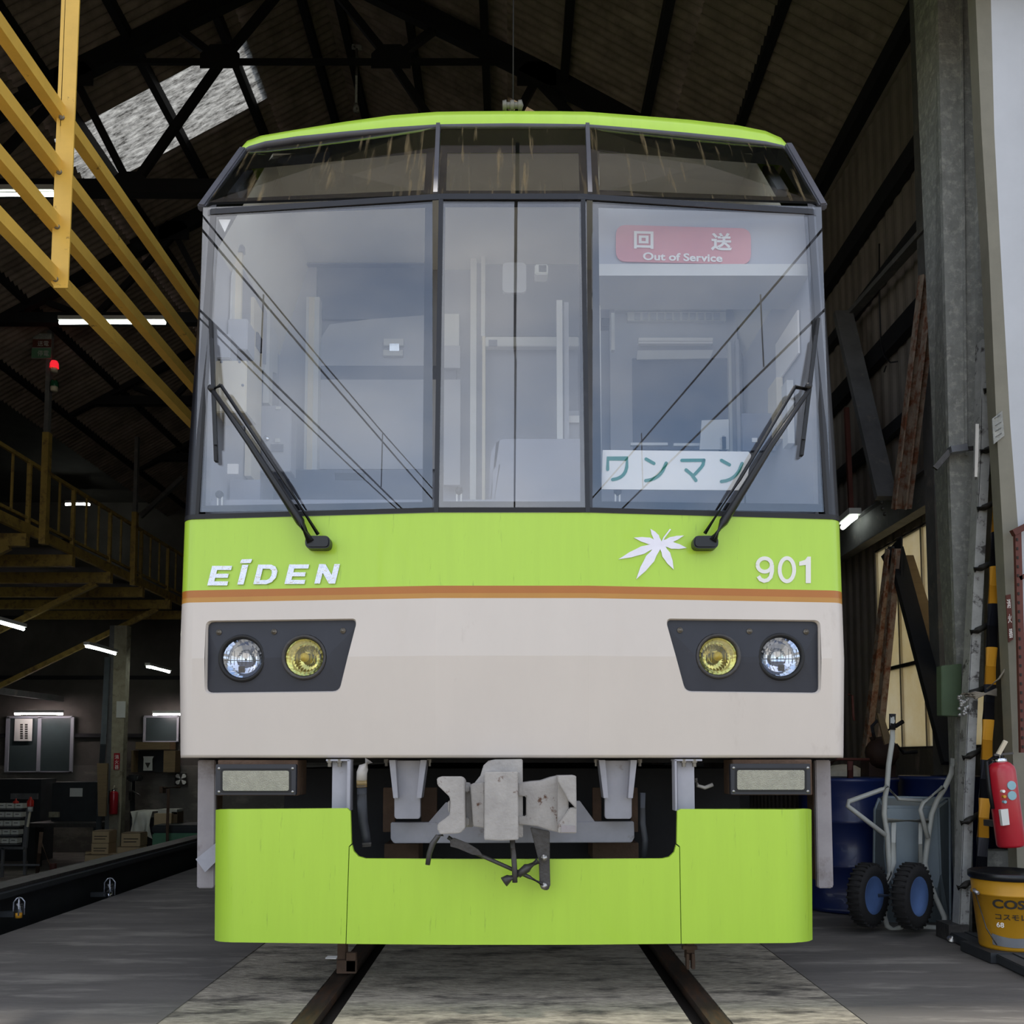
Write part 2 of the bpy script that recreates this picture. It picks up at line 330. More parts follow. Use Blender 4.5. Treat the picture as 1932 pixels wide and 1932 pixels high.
def ring(z, full=True, off=0):
    s = sx(z); pts = [(a*s, YC+plan(a)+lean(z)-off) for a in AX]+[(WB*s, YC+.25+lean(z)), (WB*s, YC+LEN)]
    return [Vector((-x, y, z)) for x, y in reversed(pts)]+[Vector((x, y, z)) for x, y in pts[1:]]
train = thing('train_car', (0, YC, 0), 'lime green and cream single railcar front marked 901 standing in the shed doorway', 'train')
def band(name, mt, zs, parent=train, off=0):
    return MB().grid([ring(z, off=off) for z in zs]).build(name, mt, parent)
def plate(mb, poly, y0, thick):    # px polygon on the vertical plane Y=y0
    return mb.prism([at(p[0], p[1], y0) for p in poly], (0, thick, 0))
def onface(mb, poly, off, thick):  # px polygon following the front face
    return mb.prism([F(p[0], p[1], off) for p in poly], (0, thick, 0))

zB, zW0, zS0, zS1, zS2, zG = Fz(1430), Fz(1424), Fz(1128.5), Fz(1119), Fz(1105), Fz(967)
zT = Fz(372)
# cream lower panel with the two headlight openings
HL = [[(388, 1171), (671, 1167), (672.5, 1176), (640, 1306), (386, 1309)], [(1259, 1167), (1548, 1170), (1549, 1309), (1293, 1306), (1257.5, 1176)]]
HLr = [roundpoly(HL[0], [12, 6, 4, 12, 12]), roundpoly(HL[1], [6, 12, 12, 12, 4])]
def xz(p, off=0): q = F(p[0], p[1], off); return (q.x, q.z)
holes = [[xz(p) for p in h] for h in HLr]
XE = 1.285
outer = [(-XE, zB+.012), (-.9, zB+.012), (-.3, zB+.012), (.3, zB+.012), (.9, zB+.012), (XE, zB+.012), (XE, ZCR), (XE, zS0), (.3, zS0), (-.3, zS0), (-XE, zS0), (-XE, ZCR)]
V, T = cdt(outer, holes, [[(-.3, zB+.012), (-.3, zS0)], [(.3, zB+.012), (.3, zS0)], [(-XE, ZCR), (XE, ZCR)]])
mb = MB(); mb.add([(v.x, Yf(v.x, v.y), v.y) for v in V], T)
for h in holes:       # reveals of the openings
    n = len(h); a = [Vector((x, Yf(x, z), z)) for x, z in h]; c = sum(h_[0] for h_ in h)/n; cz = sum(h_[1] for h_ in h)/n
    b = [Vector((c+(x-c)*.985, Yf(x, z)+.012, cz+(z-cz)*.97)) for x, z in h]; b2 = [p+Vector((0, .05, 0)) for p in b]
    for A, B in ((a, b), (b, b2)):
        mb.add(A+B, [(i, (i+1) % n, n+(i+1) % n, n+i) for i in range(n)])
for s_ in (-1, 1):    # sides
    rows = []
    for z in (zB+.012, ZCR, zS0):
        r = [q for q in ring(z) if q.x*s_ >= XE*sx(z)-1e-4]; rows.append(r)
    mb.grid(rows)
# rounded lower lip
lip = [[p+Vector((0, dy*(1 if abs(p.x) < 1.35 else 0), 0)) for p in ring(z)] for z, dy in ((zB+.012, 0), (zB+.004, .003), (zB, .012), (zB, .20))]
mb.grid(lip)
body = mb.build('lower_body_panel', 'cream', train); body['label'] = 'cream painted lower front with crease'
band('tan_stripe', 'stripe_tan', [zS0, zS1]); band('brown_stripe', 'stripe_brown', [zS1, zS2]); band('green_body_band', 'lime', [zS2, (zS2+zG)/2, zG-.004, zG])
# ledge from band to glass
band('waist_seal', 'rubber', [zG, zG+.02], off=.004)
# corner pillars and side walls of the window zone
mb = MB()
for s_ in (-1, 1):
    rows = []
    for z in (zG+.01, 2.2, 2.6, 2.9, zT+.01):
        rows.append([q for q in ring(z) if q.x*s_ >= 1.283*sx(z)])
    mb.grid(rows)
mb.build('corner_pillar_shell', 'black_frame', train)
MUL = {}
for s_ in (-1, 1):
    m1 = MB(); x = .30*s_
    rows = [[Vector((x*sx(z)+dx, Yf(x, z)-.006+dy, z)) for dx, dy in ((-.009, .03), (-.009, 0), (.009, 0), (.009, .03))] for z in (zG, zT+.01)]
    m1.grid(rows, False); m1.build('window_mullion', 'black_frame', train)
    m2 = MB(); x = 1.283*s_   # thin bright strip at the corner pillar edge
    rows = [[Vector((x*sx(z)+dx*s_, Yf(x, z)-.004+dy, z)) for dx, dy in ((-.007, .02), (-.007, 0), (.007, 0), (.007, .03))] for z in (zG+.02, zT)]
    m2.grid(rows, False); m2.build('glazing_strip', 'rubber', train)
mb = MB(); mb.grid([[q for q in ring(z, off=o) if abs(q.x) < 1.29] for z, o in ((zT-.012, 0), (zT-.012, .006), (zT+.012, .006), (zT+.012, 0))], False); mb.build('transom_bar', 'black_frame', train)

# windscreens: three panes, each with its dark border behind the glass
GL = {'a': [(383, 391), (816, 377), (816, 959), (366, 966)], 'b': [(829, 376), (1107, 376), (1110, 958), (823, 958)], 'c': [(1118, 377), (1550, 390), (1568, 966), (1118, 959)]}
CL = {'a': [(401, 406), (802, 391), (797, 947), (383, 954)], 'b': [(840, 390), (1093, 390), (1095, 946), (836, 946)], 'c': [(1129, 391), (1531, 403), (1550, 951), (1135, 946)]}
for k in 'abc':
    G = [F(*p, -.002, True) for p in GL[k]]; g = MB().prism(G, (0, .006, 0)).build('windscreen_pane', 'windscreen', train)
    O = [F(*p, -.012, True) for p in GL[k]]; I = [F(*p, -.012, True) for p in CL[k]]
    m = MB(); m.add(O+I+[p+Vector((0, .004, 0)) for p in O+I], [(i, (i+1) % 4, 4+(i+1) % 4, 4+i) for i in range(4)]+[(8+i, 12+i, 12+(i+1) % 4, 8+(i+1) % 4) for i in range(4)]+[(4+i, 4+(i+1) % 4, 12+(i+1) % 4, 12+i) for i in range(4)])
    m.build('glass_border', 'frit', g)

# upper raked windows: lower edge = transom line, upper edge set back
YT = 4.05
def top_pt(px, py, Y): return at(px, py, Y)
UL = {'c': ([F(826, 369), F(1109, 369)], [at(832, 238, YT), at(1104, 238, YT)]),
      'l': ([F(388, 385, 0, True), F(818, 370)], [at(470, 284, YT+.10), at(823, 239, YT)]),
      'r': ([F(1117, 370), F(1545, 383, 0, True)], [at(1112, 239, YT), at(1476, 276, YT+.10)])}
UC = {'c': (.05, .95, .08, .62), 'l': (.05, .955, .10, .64), 'r': (.035, .945, .10, .66)}
def bil(lo, up, u, v): return lo[0]*(1-u)*(1-v)+lo[1]*u*(1-v)+up[0]*(1-u)*v+up[1]*u*v
for k in 'lcr':
    lo, up = UL[k]; lo = [p+Vector((0, .012, .014)) for p in lo]
    g = MB().prism([lo[0], lo[1], up[1], up[0]], (0, .005, .002)).build('upper_window_pane', 'tinted', train)
    u0, u1, v0, v1 = UC[k]; O = [lo[0], lo[1], up[1], up[0]]; I = [bil(lo, up, u0, v0), bil(lo, up, u1, v0), bil(lo, up, u1, v1), bil(lo, up, u0, v1)]
    sh = Vector((0, .014, -.002)); m = MB()
    m.add([p+sh for p in O+I], [(i, (i+1) % 4, 4+(i+1) % 4, 4+i) for i in range(4)]); m.build('glass_border', 'frit', g)
for a, b in ((F(822, 369), at(827, 238, YT)), (F(1113, 369), at(1108, 238, YT))):
    MB().bar(a, b, .018, .03, (0, 1, 0)).build('upper_mullion', 'mullion_grey', train)
cornL = (F(377, 388, 0, True), at(459, 283, YT+.11)); cornR = (F(1556, 386, 0, True), at(1487, 275, YT+.11))
for (a, b), s_ in ((cornL, -1), (cornR, 1)):
    MB().bar(a+Vector((0, .02, 0)), b, .035, .03, (0, 1, 0)).build('upper_corner_post', 'mullion_grey', train, bev=.006)
    # shoulder panel leading back along the roof
    q = [a+Vector((0, .02, 0)), Vector((1.33*s_, a.y+.10, a.z-.005)), Vector((1.33*s_, YC+LEN, a.z-.005)), Vector((b.x, YC+LEN, b.z)), b+Vector((.02*s_, .05, 0)), b]
    MB().add(q, [(0, 1, 4, 5), (1, 2, 3, 4)]).build('roof_shoulder', 'black_frame', train)
    # short filler below the shoulder closing onto the corner pillar
    r = [p for p in ring(zT+.01) if p.x*s_ >= 1.283*sx(zT)]
    if s_ < 0: r = r[::-1]
    MB().grid([r, [Vector((p.x, p.y+.004, a.z+.004)) for p in r]]).build('shoulder_seal', 'black_frame', train)
# grey gutter and lime roof edge
EDGE = [(455, 285), (470, 277), (500, 268), (560, 258.5), (650, 249.5), (740, 241.5), (825, 236), (880, 235), (966, 234), (1060, 235), (1110, 236), (1200, 243), (1300, 252), (1390, 261), (1445, 268), (1476, 275), (1490, 281)]
RIM = [(453, 282), (466, 266), (492, 256), (556, 245), (648, 230), (738, 217.5), (824, 211), (880, 210), (966, 209.5), (1060, 210), (1111, 211), (1202, 218), (1302, 226), (1392, 236.5), (1444, 247), (1474, 260), (1491, 279)]
def yedge(px): return YT+.10*min(1, max(0, abs(px-966)-142)/360)
e0 = [at(x, y+4, yedge(x)+.005) for x, y in EDGE]; e1 = [at(x, y, yedge(x)+.003) for x, y in EDGE]; e2 = [at(x, y, yedge(x)+.03) for x, y in RIM]
e15 = [(a+b)/2+Vector((0, -.006, .003)) for a, b in zip(e1, e2)]
e3 = [p+Vector((0, .08, .02)) for p in e2]; e4 = [p+Vector((0, .5, .05)) for p in e2]; e5 = [Vector((p.x, YC+LEN, p.z+.05)) for p in e2]
MB().grid([[p+Vector((0, .03, -.006)) for p in e0], [p+Vector((0, -.004, -.006)) for p in e0], [p+Vector((0, 0, .004)) for p in e1]]).build('roof_gutter', 'mullion_grey', train)
MB().grid([e1, e15, e2, e3, e4, e5]).build('roof_shell', 'lime', train)
# roof insulator and lead-in wire
ins = thing('overhead_wire_insulator', at(968, 205, 4.6), 'small grey porcelain insulator clamped on the contact wire above the roof rim', 'insulator')
c = at(968, 199, 4.6); m = MB()
m.lathe(c+Vector((-.055, 0, 0)), (1, 0, 0), [(0, 0), (0, .022), (.02, .026), (.022, .016), (.04, .016), (.042, .024), (.06, .026), (.062, .016), (.08, .016), (.082, .025), (.1, .026), (.11, 0)], 14)
m.build('insulator_body', 'porcelain', ins)
MB().tube([c, Vector((c.x+.005, c.y, 6)), Vector((c.x, c.y, 8.17))], .004, 6).build('hanger_rod', 'wire', ins)

# headlight clusters
def lamp(hu, c, r, kind):
    lens = 'lens_clear' if kind else 'lens_yellow'
    MB().lathe(c, (0, -1, 0), [(-.002, r*1.24), (.010, r*1.2), (.010, r*1.06), (-.004, r*1.02), (-.03, r*1.0)], 32).build('lamp_bezel', 'rubber' if kind else 'steel_dark', hu)
    MB().lathe(c, (0, -1, 0), [(-.052, .004), (-.05, r*.35), (-.035, r*.75), (-.006, r*1.0)], 24, False).build('reflector', 'chrome', hu)
    MB().lathe(c, (0, -1, 0), [(-.006, r*1.03), (.001, r*.96), (.008, r*.7), (.012, r*.35), (.013, 0.0005)], 28).build('lamp_lens', lens, hu)
    m = MB()
    if kind:
        m.box(c+Vector((-r*.16, -.006, -r*.75)), c+Vector((r*.16, -.002, -r*.42)))
        for k in range(-4, 5): m.box(c+Vector((k*r*.2-.0008, -.003, -r*.36)), c+Vector((k*r*.2+.0008, 0, -r*.12 if k % 2 else r*.4)))
        m.box(c+Vector((-r*.9, -.003, -r*.14)), c+Vector((r*.9, 0, -r*.10)))
    else:
        m.lathe(c+Vector((0, -.004, 0)), (0, -1, 0), [(-.01, r*.26), (.002, r*.2), (.003, .0005)], 16)
        for k in (-4, -3, -2, 2, 3, 4): m.box(c+Vector((k*r*.19-.0008, -.003, -r*.3)), c+Vector((k*r*.19+.0008, 0, r*.18)))
    m.build('bulb_shield', 'steel_dark' if kind else 'lens_frame', hu)
mat('lens_frame', '#b9a64a', .35, .3)
for i, (lamps, scr) in enumerate((([(457, 1242, 1), (574, 1240, 0)], [(413, 1193), (517, 1192), (647, 1190)]), ([(1355, 1238, 0), (1473, 1239, 1)], [(1283, 1189), (1414, 1191), (1521, 1192)]))):
    h = holes[i]; n = len(h); cx = sum(p[0] for p in h)/n; cz = sum(p[1] for p in h)/n
    circ = []; LC = []
    for px, py, k in lamps:
        p = F(px, py, -.022); LC.append((p, k)); rr = .082*1.12
        circ.append([(p.x+rr*math.cos(2*math.pi*a/24), p.z+rr*math.sin(2*math.pi*a/24)) for a in range(24)])
    V, T = cdt([(cx+(x-cx)*.995, cz+(z-cz)*.99) for x, z in h], circ)
    m = MB(); pl = [Vector((v.x, Yf(v.x, v.y)+.02, v.y)) for v in V]; m.add(pl, T)
    for ci in circ:
        a = [Vector((x, Yf(x, z)+.02, z)) for x, z in ci]; b = [p+Vector((0, .03, 0)) for p in a]; m.add(a+b, [(q, (q+1) % 24, 24+(q+1) % 24, 24+q) for q in range(24)])
    hu = m.build('headlight_unit', 'lamp_plate', train); hu['label'] = 'dark recessed plate with one clear and one amber round headlamp'
    for p, k in LC: lamp(hu, p, .078 if k else .074, k)
    for px, py in scr:
        p = F(px, py, -.018); MB().lathe(p, (0, -1, 0), [(0, .012), (.003, .011), (.003, .006), (.006, .006), (.007, 0.0005)], 12).build('screw', 'bolt', hu)

# maker's letters, emblem and number
def q(ox, oy, sc): return lambda x, y: (ox+x/sc, oy+y/sc)
c6 = q(320, 960, 2.927); c7 = q(960, 960, 2.927)
def letter(name, polys, mt, th=.007, cut=c6):
    m = MB()
    for i, p in enumerate(polys): onface(m, [cut(*v) for v in p], th+.0004*i, th-.001)
    return m.build(name, mt, train)
def shear(x0, x1, yb, yt, sk, P): return [(x0+(x1-x0)*u+sk*(v), yb+(yt-yb)*v) for u, v in P]
Es = [(0, 0), (1, 0), (1, .21), (.30, .21), (.30, .39), (.93, .39), (.93, .60), (.30, .60), (.30, .79), (1, .79), (1, 1), (0, 1)]
letter('emblem_letter', [shear(208, 318, 423, 315, 27, Es)], 'letter_chrome')
letter('emblem_letter', [shear(374, 408, 418, 309, 27, [(0, 0), (1, 0), (1, 1), (0, 1)]), roundpoly([(388, 301), (448, 299), (457, 277), (397, 279)], 6, 2)], 'letter_chrome')
Do = [(0, 0), (.62, 0), (.85, .10), (1, .34), (1, .66), (.85, .90), (.62, 1), (0, 1)]
Dl = [[(0, 0), (.62, 0), (.58, .21), (.27, .21), (.27, .5), (0, .5)], [(0, .5), (.27, .5), (.27, .79), (.58, .79), (.62, 1), (0, 1)],
      [(.62, 0), (.85, .10), (1, .34), (1, .66), (.85, .90), (.62, 1), (.58, .79), (.70, .72), (.75, .58), (.75, .42), (.70, .28), (.58, .21)]]
letter('emblem_letter', [shear(462, 578, 416, 308, 27, p) for p in Dl], 'letter_chrome')
letter('emblem_letter', [shear(634, 744, 415, 307, 27, Es)], 'letter_chrome')
letter('emblem_letter', [shear(799, 914, 413, 305, 27, [(0, 0), (.27, 0), (.27, .56), (.70, 0), (1, 0), (1, 1), (.73, 1), (.73, .44), (.30, 1), (0, 1)])], 'letter_chrome')
def lobe(b, t, wd, cnt=7):
    b, t = Vector(b), Vector(t); d = t-b; n = Vector((-d.y, d.x)).normalized(); l, r = [], []
    for k in range(cnt+1):
        s_ = k/cnt; ww = wd*(.42+1.0*s_ if s_ < .45 else .87*(1-((s_-.45)/.55)**1.5)) ; j = 1.05 if k % 2 else .93
        if k == cnt: ww = 0.001
        l.append(b+d*s_+n*ww*j); r.append(b+d*s_-n*ww*j)
    return l+r[::-1]
C0 = (838, 190)
lv = [lobe(C0, t, wd) for t, wd in (((782, 110), 20), ((690, 159), 21), ((605, 279), 25), ((703, 389), 30), ((911, 336), 27), ((983, 216), 22), ((968, 147), 18))]
m = MB()
for i, p in enumerate(lv): onface(m, [c7(*v) for v in p], .004+.0002*i, .003)
onface(m, [c7(*v) for v in stroke([(840, 195), (858, 158), (893, 112)], 8, False)], .0055, .003)
lf = m.build('maple_leaf_emblem', 'leaf_silver', train); lf['label'] = 'silver white maple leaf emblem'
def ell(cx, cy, rx, ry, a0, a1, n=20): return [(cx+rx*math.cos(math.radians(a0+(a1-a0)*k/n)), cy+ry*math.sin(math.radians(a0+(a1-a0)*k/n))) for k in range(n+1)]
W = 21
letter('number_digit', [stroke(ell(1413, 310, 39, 37, 0, 180, 14), W, False), stroke(ell(1413, 310, 39, 37, 180, 360, 14), W, False), stroke([(1454, 310), (1454, 345), (1446, 376), (1430, 393), (1410, 398), (1390, 390), (1378, 372)], W, False)], 'white_paint', .004, c7)
letter('number_digit', [stroke(ell(1536, 336, 40, 64, 0, 180), W, False), stroke(ell(1536, 336, 40, 64, 180, 360), W, False)], 'white_paint', .004, c7)
letter('number_digit', [[(1640, 410), (1668, 410), (1668, 264), (1650, 264), (1636, 282), (1604, 292), (1604, 314), (1640, 310)]], 'white_paint', .004, c7)

# wipers
def wiper(pv, knuckle, a1, b1, tip, ends, par):
    off = .05
    wp = MB(); P = lambda x, y, o=off: F(x, y, o)
    x0, x1 = sorted((pv[0], knuckle[0])); onface(wp, roundpoly([(x0-11, 1010), (x1+11, 1010), (x1+11, 1034), (x0-11, 1034)], 11, 5), .055, .06)
    w_ = wp.build('wiper', 'wiper_black', train, .006)
    MB().tube([F(*a1[0], .045), F(*a1[1], .05), F(*a1[2], .055), F(*a1[3], .055)], [.02, .018, .013, .009], 8).build('wiper_arm', 'wiper_black', w_)
    MB().tube([F(*b1[0], .04), F(*b1[1], .05), F(*b1[2], .05)], .008, 6).build('wiper_linkage', 'wiper_black', w_)
    m = MB(); m.tube([F(*b1[2], .05), F(*a1[3], .05)], .009, 8); m.lathe(F(*tip, .065), (0, 1, 0), [(0, .0005), (0, .013), (.03, .013)], 10); m.build('wiper_joint', 'wiper_black', w_)
    m = MB(); n = 12
    for k in range(n):
        p = [tuple(Vector(ends[0]).lerp(Vector(ends[1]), (k+e)/n)) for e in (0, 1)]; m.bar(F(*p[0], .014), F(*p[1], .014), .012, .024, (0, 1, 0))
    m.build('wiper_rubber', 'rubber', w_)
    mid = Vector(ends[0]).lerp(Vector(ends[1]), .5); m = MB()
    for s_ in (.12, .88): m.bar(F(*Vector(ends[0]).lerp(Vector(ends[1]), s_), .03), F(*mid, .045), .012, .008, (0, 1, 0))
    m.build('blade_holder', 'wiper_black', w_)
wiper((611, 1021), (586, 1022), [(587, 1023), (567, 985), (470, 835), (400, 735)], [(600, 1008), (535, 905), (417, 727)], (397, 731), [(398, 607), (408, 871)], 0)
wiper((1320, 1021), (1345, 1022), [(1344, 1021), (1365, 985), (1455, 840), (1527, 735)], [(1330, 1006), (1395, 905), (1500, 730)], (1527, 727), [(1543, 602), (1512, 860)], 0)

# ---- under the body
ZU = .90
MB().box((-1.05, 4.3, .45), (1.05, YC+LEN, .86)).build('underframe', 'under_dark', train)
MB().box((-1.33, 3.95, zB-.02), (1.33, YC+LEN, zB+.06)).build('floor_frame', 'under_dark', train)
def ubox(name, mt, x0, y0, x1, y1, Y, d, bev=.002, parent=train):
    a, b = at(x0, y0, Y), at(x1, y1, Y); return MB().box((a.x, Y, a.z), (b.x, Y+d, b.z)).build(name, mt, parent, bev)
# marker lights
for x0, y0, x1, y1, lx0, ly0, lx1, ly1 in ((407, 1442, 558, 1500, 420, 1454, 545, 1492), (1378, 1441, 1530, 1499, 1391, 1453, 1518, 1490)):
    Y = 3.70; mk = ubox('marker_light', 'marker_frame', x0, y0, x1, y1, Y, .025)
    ubox('marker_housing', 'rusty_brown', x0+4, y0-8, x1+3, y1+1, Y+.026, .16, parent=mk)
    a = roundpoly([(lx0, ly0), (lx1, ly0), (lx1, ly1), (lx0, ly1)], 4, 3); MB().prism([at(p.x, p.y, Y-.004) for p in a], (0, .006, 0)).build('marker_lens', 'marker_lens', mk)
    a = roundpoly([(lx0-4, ly0-4), (lx1+4, ly0-4), (lx1+4, ly1+4), (lx0-4, ly1+4)], 6, 3)
    MB().prism([at(p.x, p.y, Y-.002) for p in a], (0, .004, 0)).build('marker_rim', 'rubber', mk)
    for px in (x0+6, x1-6):
        for py in (y0+8, y1-6):
            MB().lathe(at(px, py, Y), (0, -1, 0), [(0, .006), (.003, .006), (.004, .0005)], 8).build('screw', 'screw', mk)
# skirt
def Ys(X): a = abs(X); return 3.585+.05*max(0, a-.3)+(.06*((a-1.06)/.10)**2 if a > 1.06 else 0)
def S(px, py):
    Y = 3.6
    for _ in range(8): Y = Ys(at(px, py, Y).x)
    return at(px, py, Y)
def skirt(poly, name='skirt_panel'):
    # densify edges horizontally so that the panel follows the curve
    pts = [S(*p) for p in poly]; o2 = [(p.x, p.z) for p in pts]
    xs = [x for x in [k*.008*s_+1.055*s_ for s_ in (-1, 1) for k in range(14)]+[-.3, .3] if min(p[0] for p in o2) < x < max(p[0] for p in o2)]
    z0, z1 = min(p[1] for p in o2), max(p[1] for p in o2)
    V, T = cdt(o2, [], [[(x, z0+.0005), (x, z1-.0005)] for x in xs]); m = MB()
    # outline vertices added by the constraint lines lie inside the outline
    m.add([(v.x, Ys(v.x), v.y) for v in V], T, False)
    n = len(pts); m.add(pts+[p+Vector((0, .02, 0)) for p in pts], [(i, (i+1) % n, n+(i+1) % n, n+i) for i in range(n)])
    return m.build(name, 'lime', train)
skirt([(407, 1528), (414, 1527), (420, 1527), (430, 1526.5), (655, 1525), (661, 1531), (662, 1560), (663, 1592), (658, 1597), (652, 1780.5), (450, 1778), (430, 1777.5), (420, 1777), (412, 1776), (405, 1774), (406, 1650)])
skirt([(659.5, 1598), (664, 1594), (667, 1606), (676, 1616), (690, 1620), (860, 1621), (1072, 1621), (1250, 1620), (1263, 1617), (1272, 1608), (1276, 1594), (1281.5, 1598.5), (1284.5, 1780.5), (1070, 1782.5), (860, 1782.5), (653.5, 1780.8)])
skirt([(1278, 1530), (1284, 1526.5), (1515, 1526), (1523, 1526), (1529, 1526.5), (1531, 1528), (1532, 1650), (1533, 1773), (1527, 1775.5), (1518, 1777), (1505, 1778), (1286, 1780.5), (1283, 1597), (1277, 1592)])
# hanger brackets of the skirt
for x0, x1, fl in ((627, 660, 1), (1273, 1311, -1)):
    Y = 3.66; b = ubox('skirt_bracket', 'under_grey', x0 if fl > 0 else x0+4, 1436, x1-4 if fl > 0 else x1, 1530, Y+.03, .012)
    e = (x1-5, x1) if fl > 0 else (x0, x0+5)
    ubox('bracket_flange', 'under_grey', e[0], 1434, e[1], 1530, Y, .07, .001, b); ubox('bracket_foot', 'under_grey', x0-12 if fl > 0 else x0, 1432.5, x1 if fl > 0 else x1+14, 1436, Y, .09, .001, b)
    for bx in ((622, 641) if fl > 0 else (1290, 1310)):
        p = at(bx, 1440, Y+.01); MB().lathe(p+Vector((0, 0, .016)), (0, 0, -1), [(0, .012), (.014, .012), (.014, .008), (.03, .008), (.03, .0005)], 8, False).build('bolt', 'bolt', b)
# tapered drop arms
for xa, xb, xc, xd in ((734, 805, 744, 793), (1130, 1202, 1141, 1192)):
    Y = 3.78; m = MB(); plate(m, [(xa+10, 1435), (xb-12, 1435), (xd, 1500), (xd, 1541), (xd-3, 1545), (xc+3, 1545), (xc, 1541), (xc, 1500)], Y, .03); t = m.build('drop_arm', 'under_grey', train, .002)
    for s_, x0, x1 in ((-1, xa, xc), (1, xb, xd)):
        m = MB(); plate(m, [(x0, 1434), (x0-s_*12, 1434), (x1-s_*7, 1506), (x1+s_*2, 1506)], Y-.05, .10); m.build('arm_web', 'under_grey', t, .001)
    for bx in (xa-5, xb+5):
        p = at(bx, 1440, Y-.01); MB().lathe(p+Vector((0, 0, .016)), (0, 0, -1), [(0, .011), (.014, .011), (.014, .007), (.028, .007), (.028, .0005)], 8, False).build('bolt', 'bolt', t)
# beam with gussets
Yb = 3.86; m = MB(); plate(m, [(737, 1552), (1196, 1550), (1197, 1580), (1192, 1589.5), (743, 1591), (737, 1583)], Yb, .05); bm_ = m.build('coupler_beam', 'under_grey', train, .003)
for p in ([(808, 1552), (841, 1514), (852, 1514), (852, 1552)], [(1123, 1551), (1094, 1511), (1085, 1511), (1085, 1551)]):
    m = MB(); plate(m, p, Yb+.01, .02); m.build('gusset', 'under_grey', bm_, .001)
for x0, x1 in ((723, 745), (795, 824), (1118, 1135), (1190, 1204)): ubox('hanger_plate', 'rusty_brown', x0, 1486, x1, 1570, Yb+.12, .03)
ubox('draft_gear_box', 'rusty_brown', 1118, 1590, 1205, 1622, Yb+.2, .3); ubox('draft_gear_box', 'rusty_brown', 725, 1592, 790, 1625, Yb+.25, .3)
# coupler
c8 = q(600, 1400, 2.611)
def cpl(mb, pts, Y, th): return plate(mb, [c8(*p) for p in pts], Y, th)
Yk = 3.42
m = MB(); cpl(m, [(760, 215), (800, 165), (815, 115), (840, 92), (870, 86), (1008, 84), (1010, 470), (820, 470), (820, 420), (760, 415)], Yk+.10, .22); cp = m.build('coupler', 'coupler_grey', train, .003); cp['label'] = 'chipped grey steel coupler head'
m = MB(); cpl(m, [(820, 150), (985, 148), (988, 482), (905, 486), (818, 482)], Yk-.02, .12); m.build('coupler_face', 'coupler_grey', cp, .003)
m = MB()    # hollow left horn
cpl(m, [(585, 178), (600, 172), (705, 172), (722, 190), (726, 425), (700, 450), (600, 455), (588, 430), (588, 405), (648, 360), (652, 300), (648, 270), (588, 212)], Yk+.02, .12); cpl(m, [(640, 290), (652, 290), (652, 345), (640, 345)], Yk+.06, .05)
m.build('coupler_horn', 'coupler_grey', cp, .003)
m = MB(); cpl(m, [(722, 200), (750, 205), (765, 420), (722, 420)], Yk+.11, .10); cpl(m, [(712, 215), (745, 215), (745, 248), (712, 248)], Yk+.08, .06); cpl(m, [(712, 372), (745, 372), (745, 415), (712, 415)], Yk+.08, .06); m.build('coupler_hinge', 'coupler_grey', cp, .004)
m = MB(); cpl(m, [(750, 210), (820, 200), (820, 425), (765, 415)], Yk+.05, .2); m.build('coupler_shoulder', 'coupler_grey', cp, .003)
m = MB()    # right jaw: faces stepping outwards
cpl(m, [(986, 205), (1050, 196), (1100, 192), (1150, 175), (1185, 168), (1185, 445), (1140, 435), (1080, 415), (986, 405), (986, 365), (1025, 365), (1025, 268), (986, 265)], Yk+.09, .16)
cpl(m, [(1180, 168), (1272, 166), (1274, 330), (1235, 290), (1182, 195)], Yk+.02, .2); cpl(m, [(1182, 408), (1240, 325), (1274, 322), (1274, 450), (1182, 448)], Yk+.03, .2)
cpl(m, [(1180, 180), (1235, 285), (1235, 330), (1180, 420)], Yk+.06, .16)
m.build('coupler_jaw', 'coupler_grey', cp, .003)
m = MB(); cpl(m, [(1198, 412), (1268, 412), (1268, 445), (1198, 445)], Yk+.025, .01); m.build('jaw_pad', 'step_plate', cp)
m = MB(); cpl(m, [(1045, 420), (1142, 440), (1142, 600), (1145, 705), (1135, 730), (1110, 730), (1092, 710), (1088, 590)], Yk+.10, .02); lv_ = m.build('uncoupling_lever', 'steel_dark', cp, .003)
for y_ in (570, 708): MB().lathe(at(*c8(1112, y_), Yk+.10), (0, -1, 0), [(0, .013), (.012, .013), (.012, .007), (.022, .007), (.022, .0005)], 10).build('bolt', 'screw', lv_)
MB().tube([at(*c8(x, y), Yk+.08) for x, y in ((1105, 700), (1040, 665), (930, 615), (810, 562), (700, 510), (640, 468))], .0075, 8).build('release_rod', 'steel_dark', cp)
m = MB(); cpl(m, [(650, 485), (668, 472), (740, 500), (790, 530), (812, 560), (760, 555), (690, 525), (652, 515)], Yk+.06, .012); m.build('release_plate', 'steel_dark', cp, .001)
MB().tube([at(*c8(x, y), Yk+.05) for x, y in ((615, 455), (590, 465), (565, 500), (548, 550), (540, 605))], [.008, .010, .011, .010, .009], 8).build('release_hook', 'steel_dark', cp)
MB().tube([at(*c8(x, y), Yk+.06) for x, y in ((957, 482), (964, 560), (968, 620), (970, 692))], .010, 8).build('vertical_rod', 'steel_dark', cp)
m = MB(); m.tube([at(*c8(x, y), Yk+.07) for x, y in ((1085, 585), (1030, 620), (985, 655))], [.014, .017, .013], 8); m.tube([at(*c8(x, y), Yk+.065) for x, y in ((985, 655), (940, 672), (915, 690))], [.010, .015, .020], 8); m.build('counterweight', 'steel_dark', cp)
MB().bar(at(950, 1520, Yk+.3), at(950, 1520, 4.6), .14, .12).build('coupler_shank', 'steel_dark', cp)
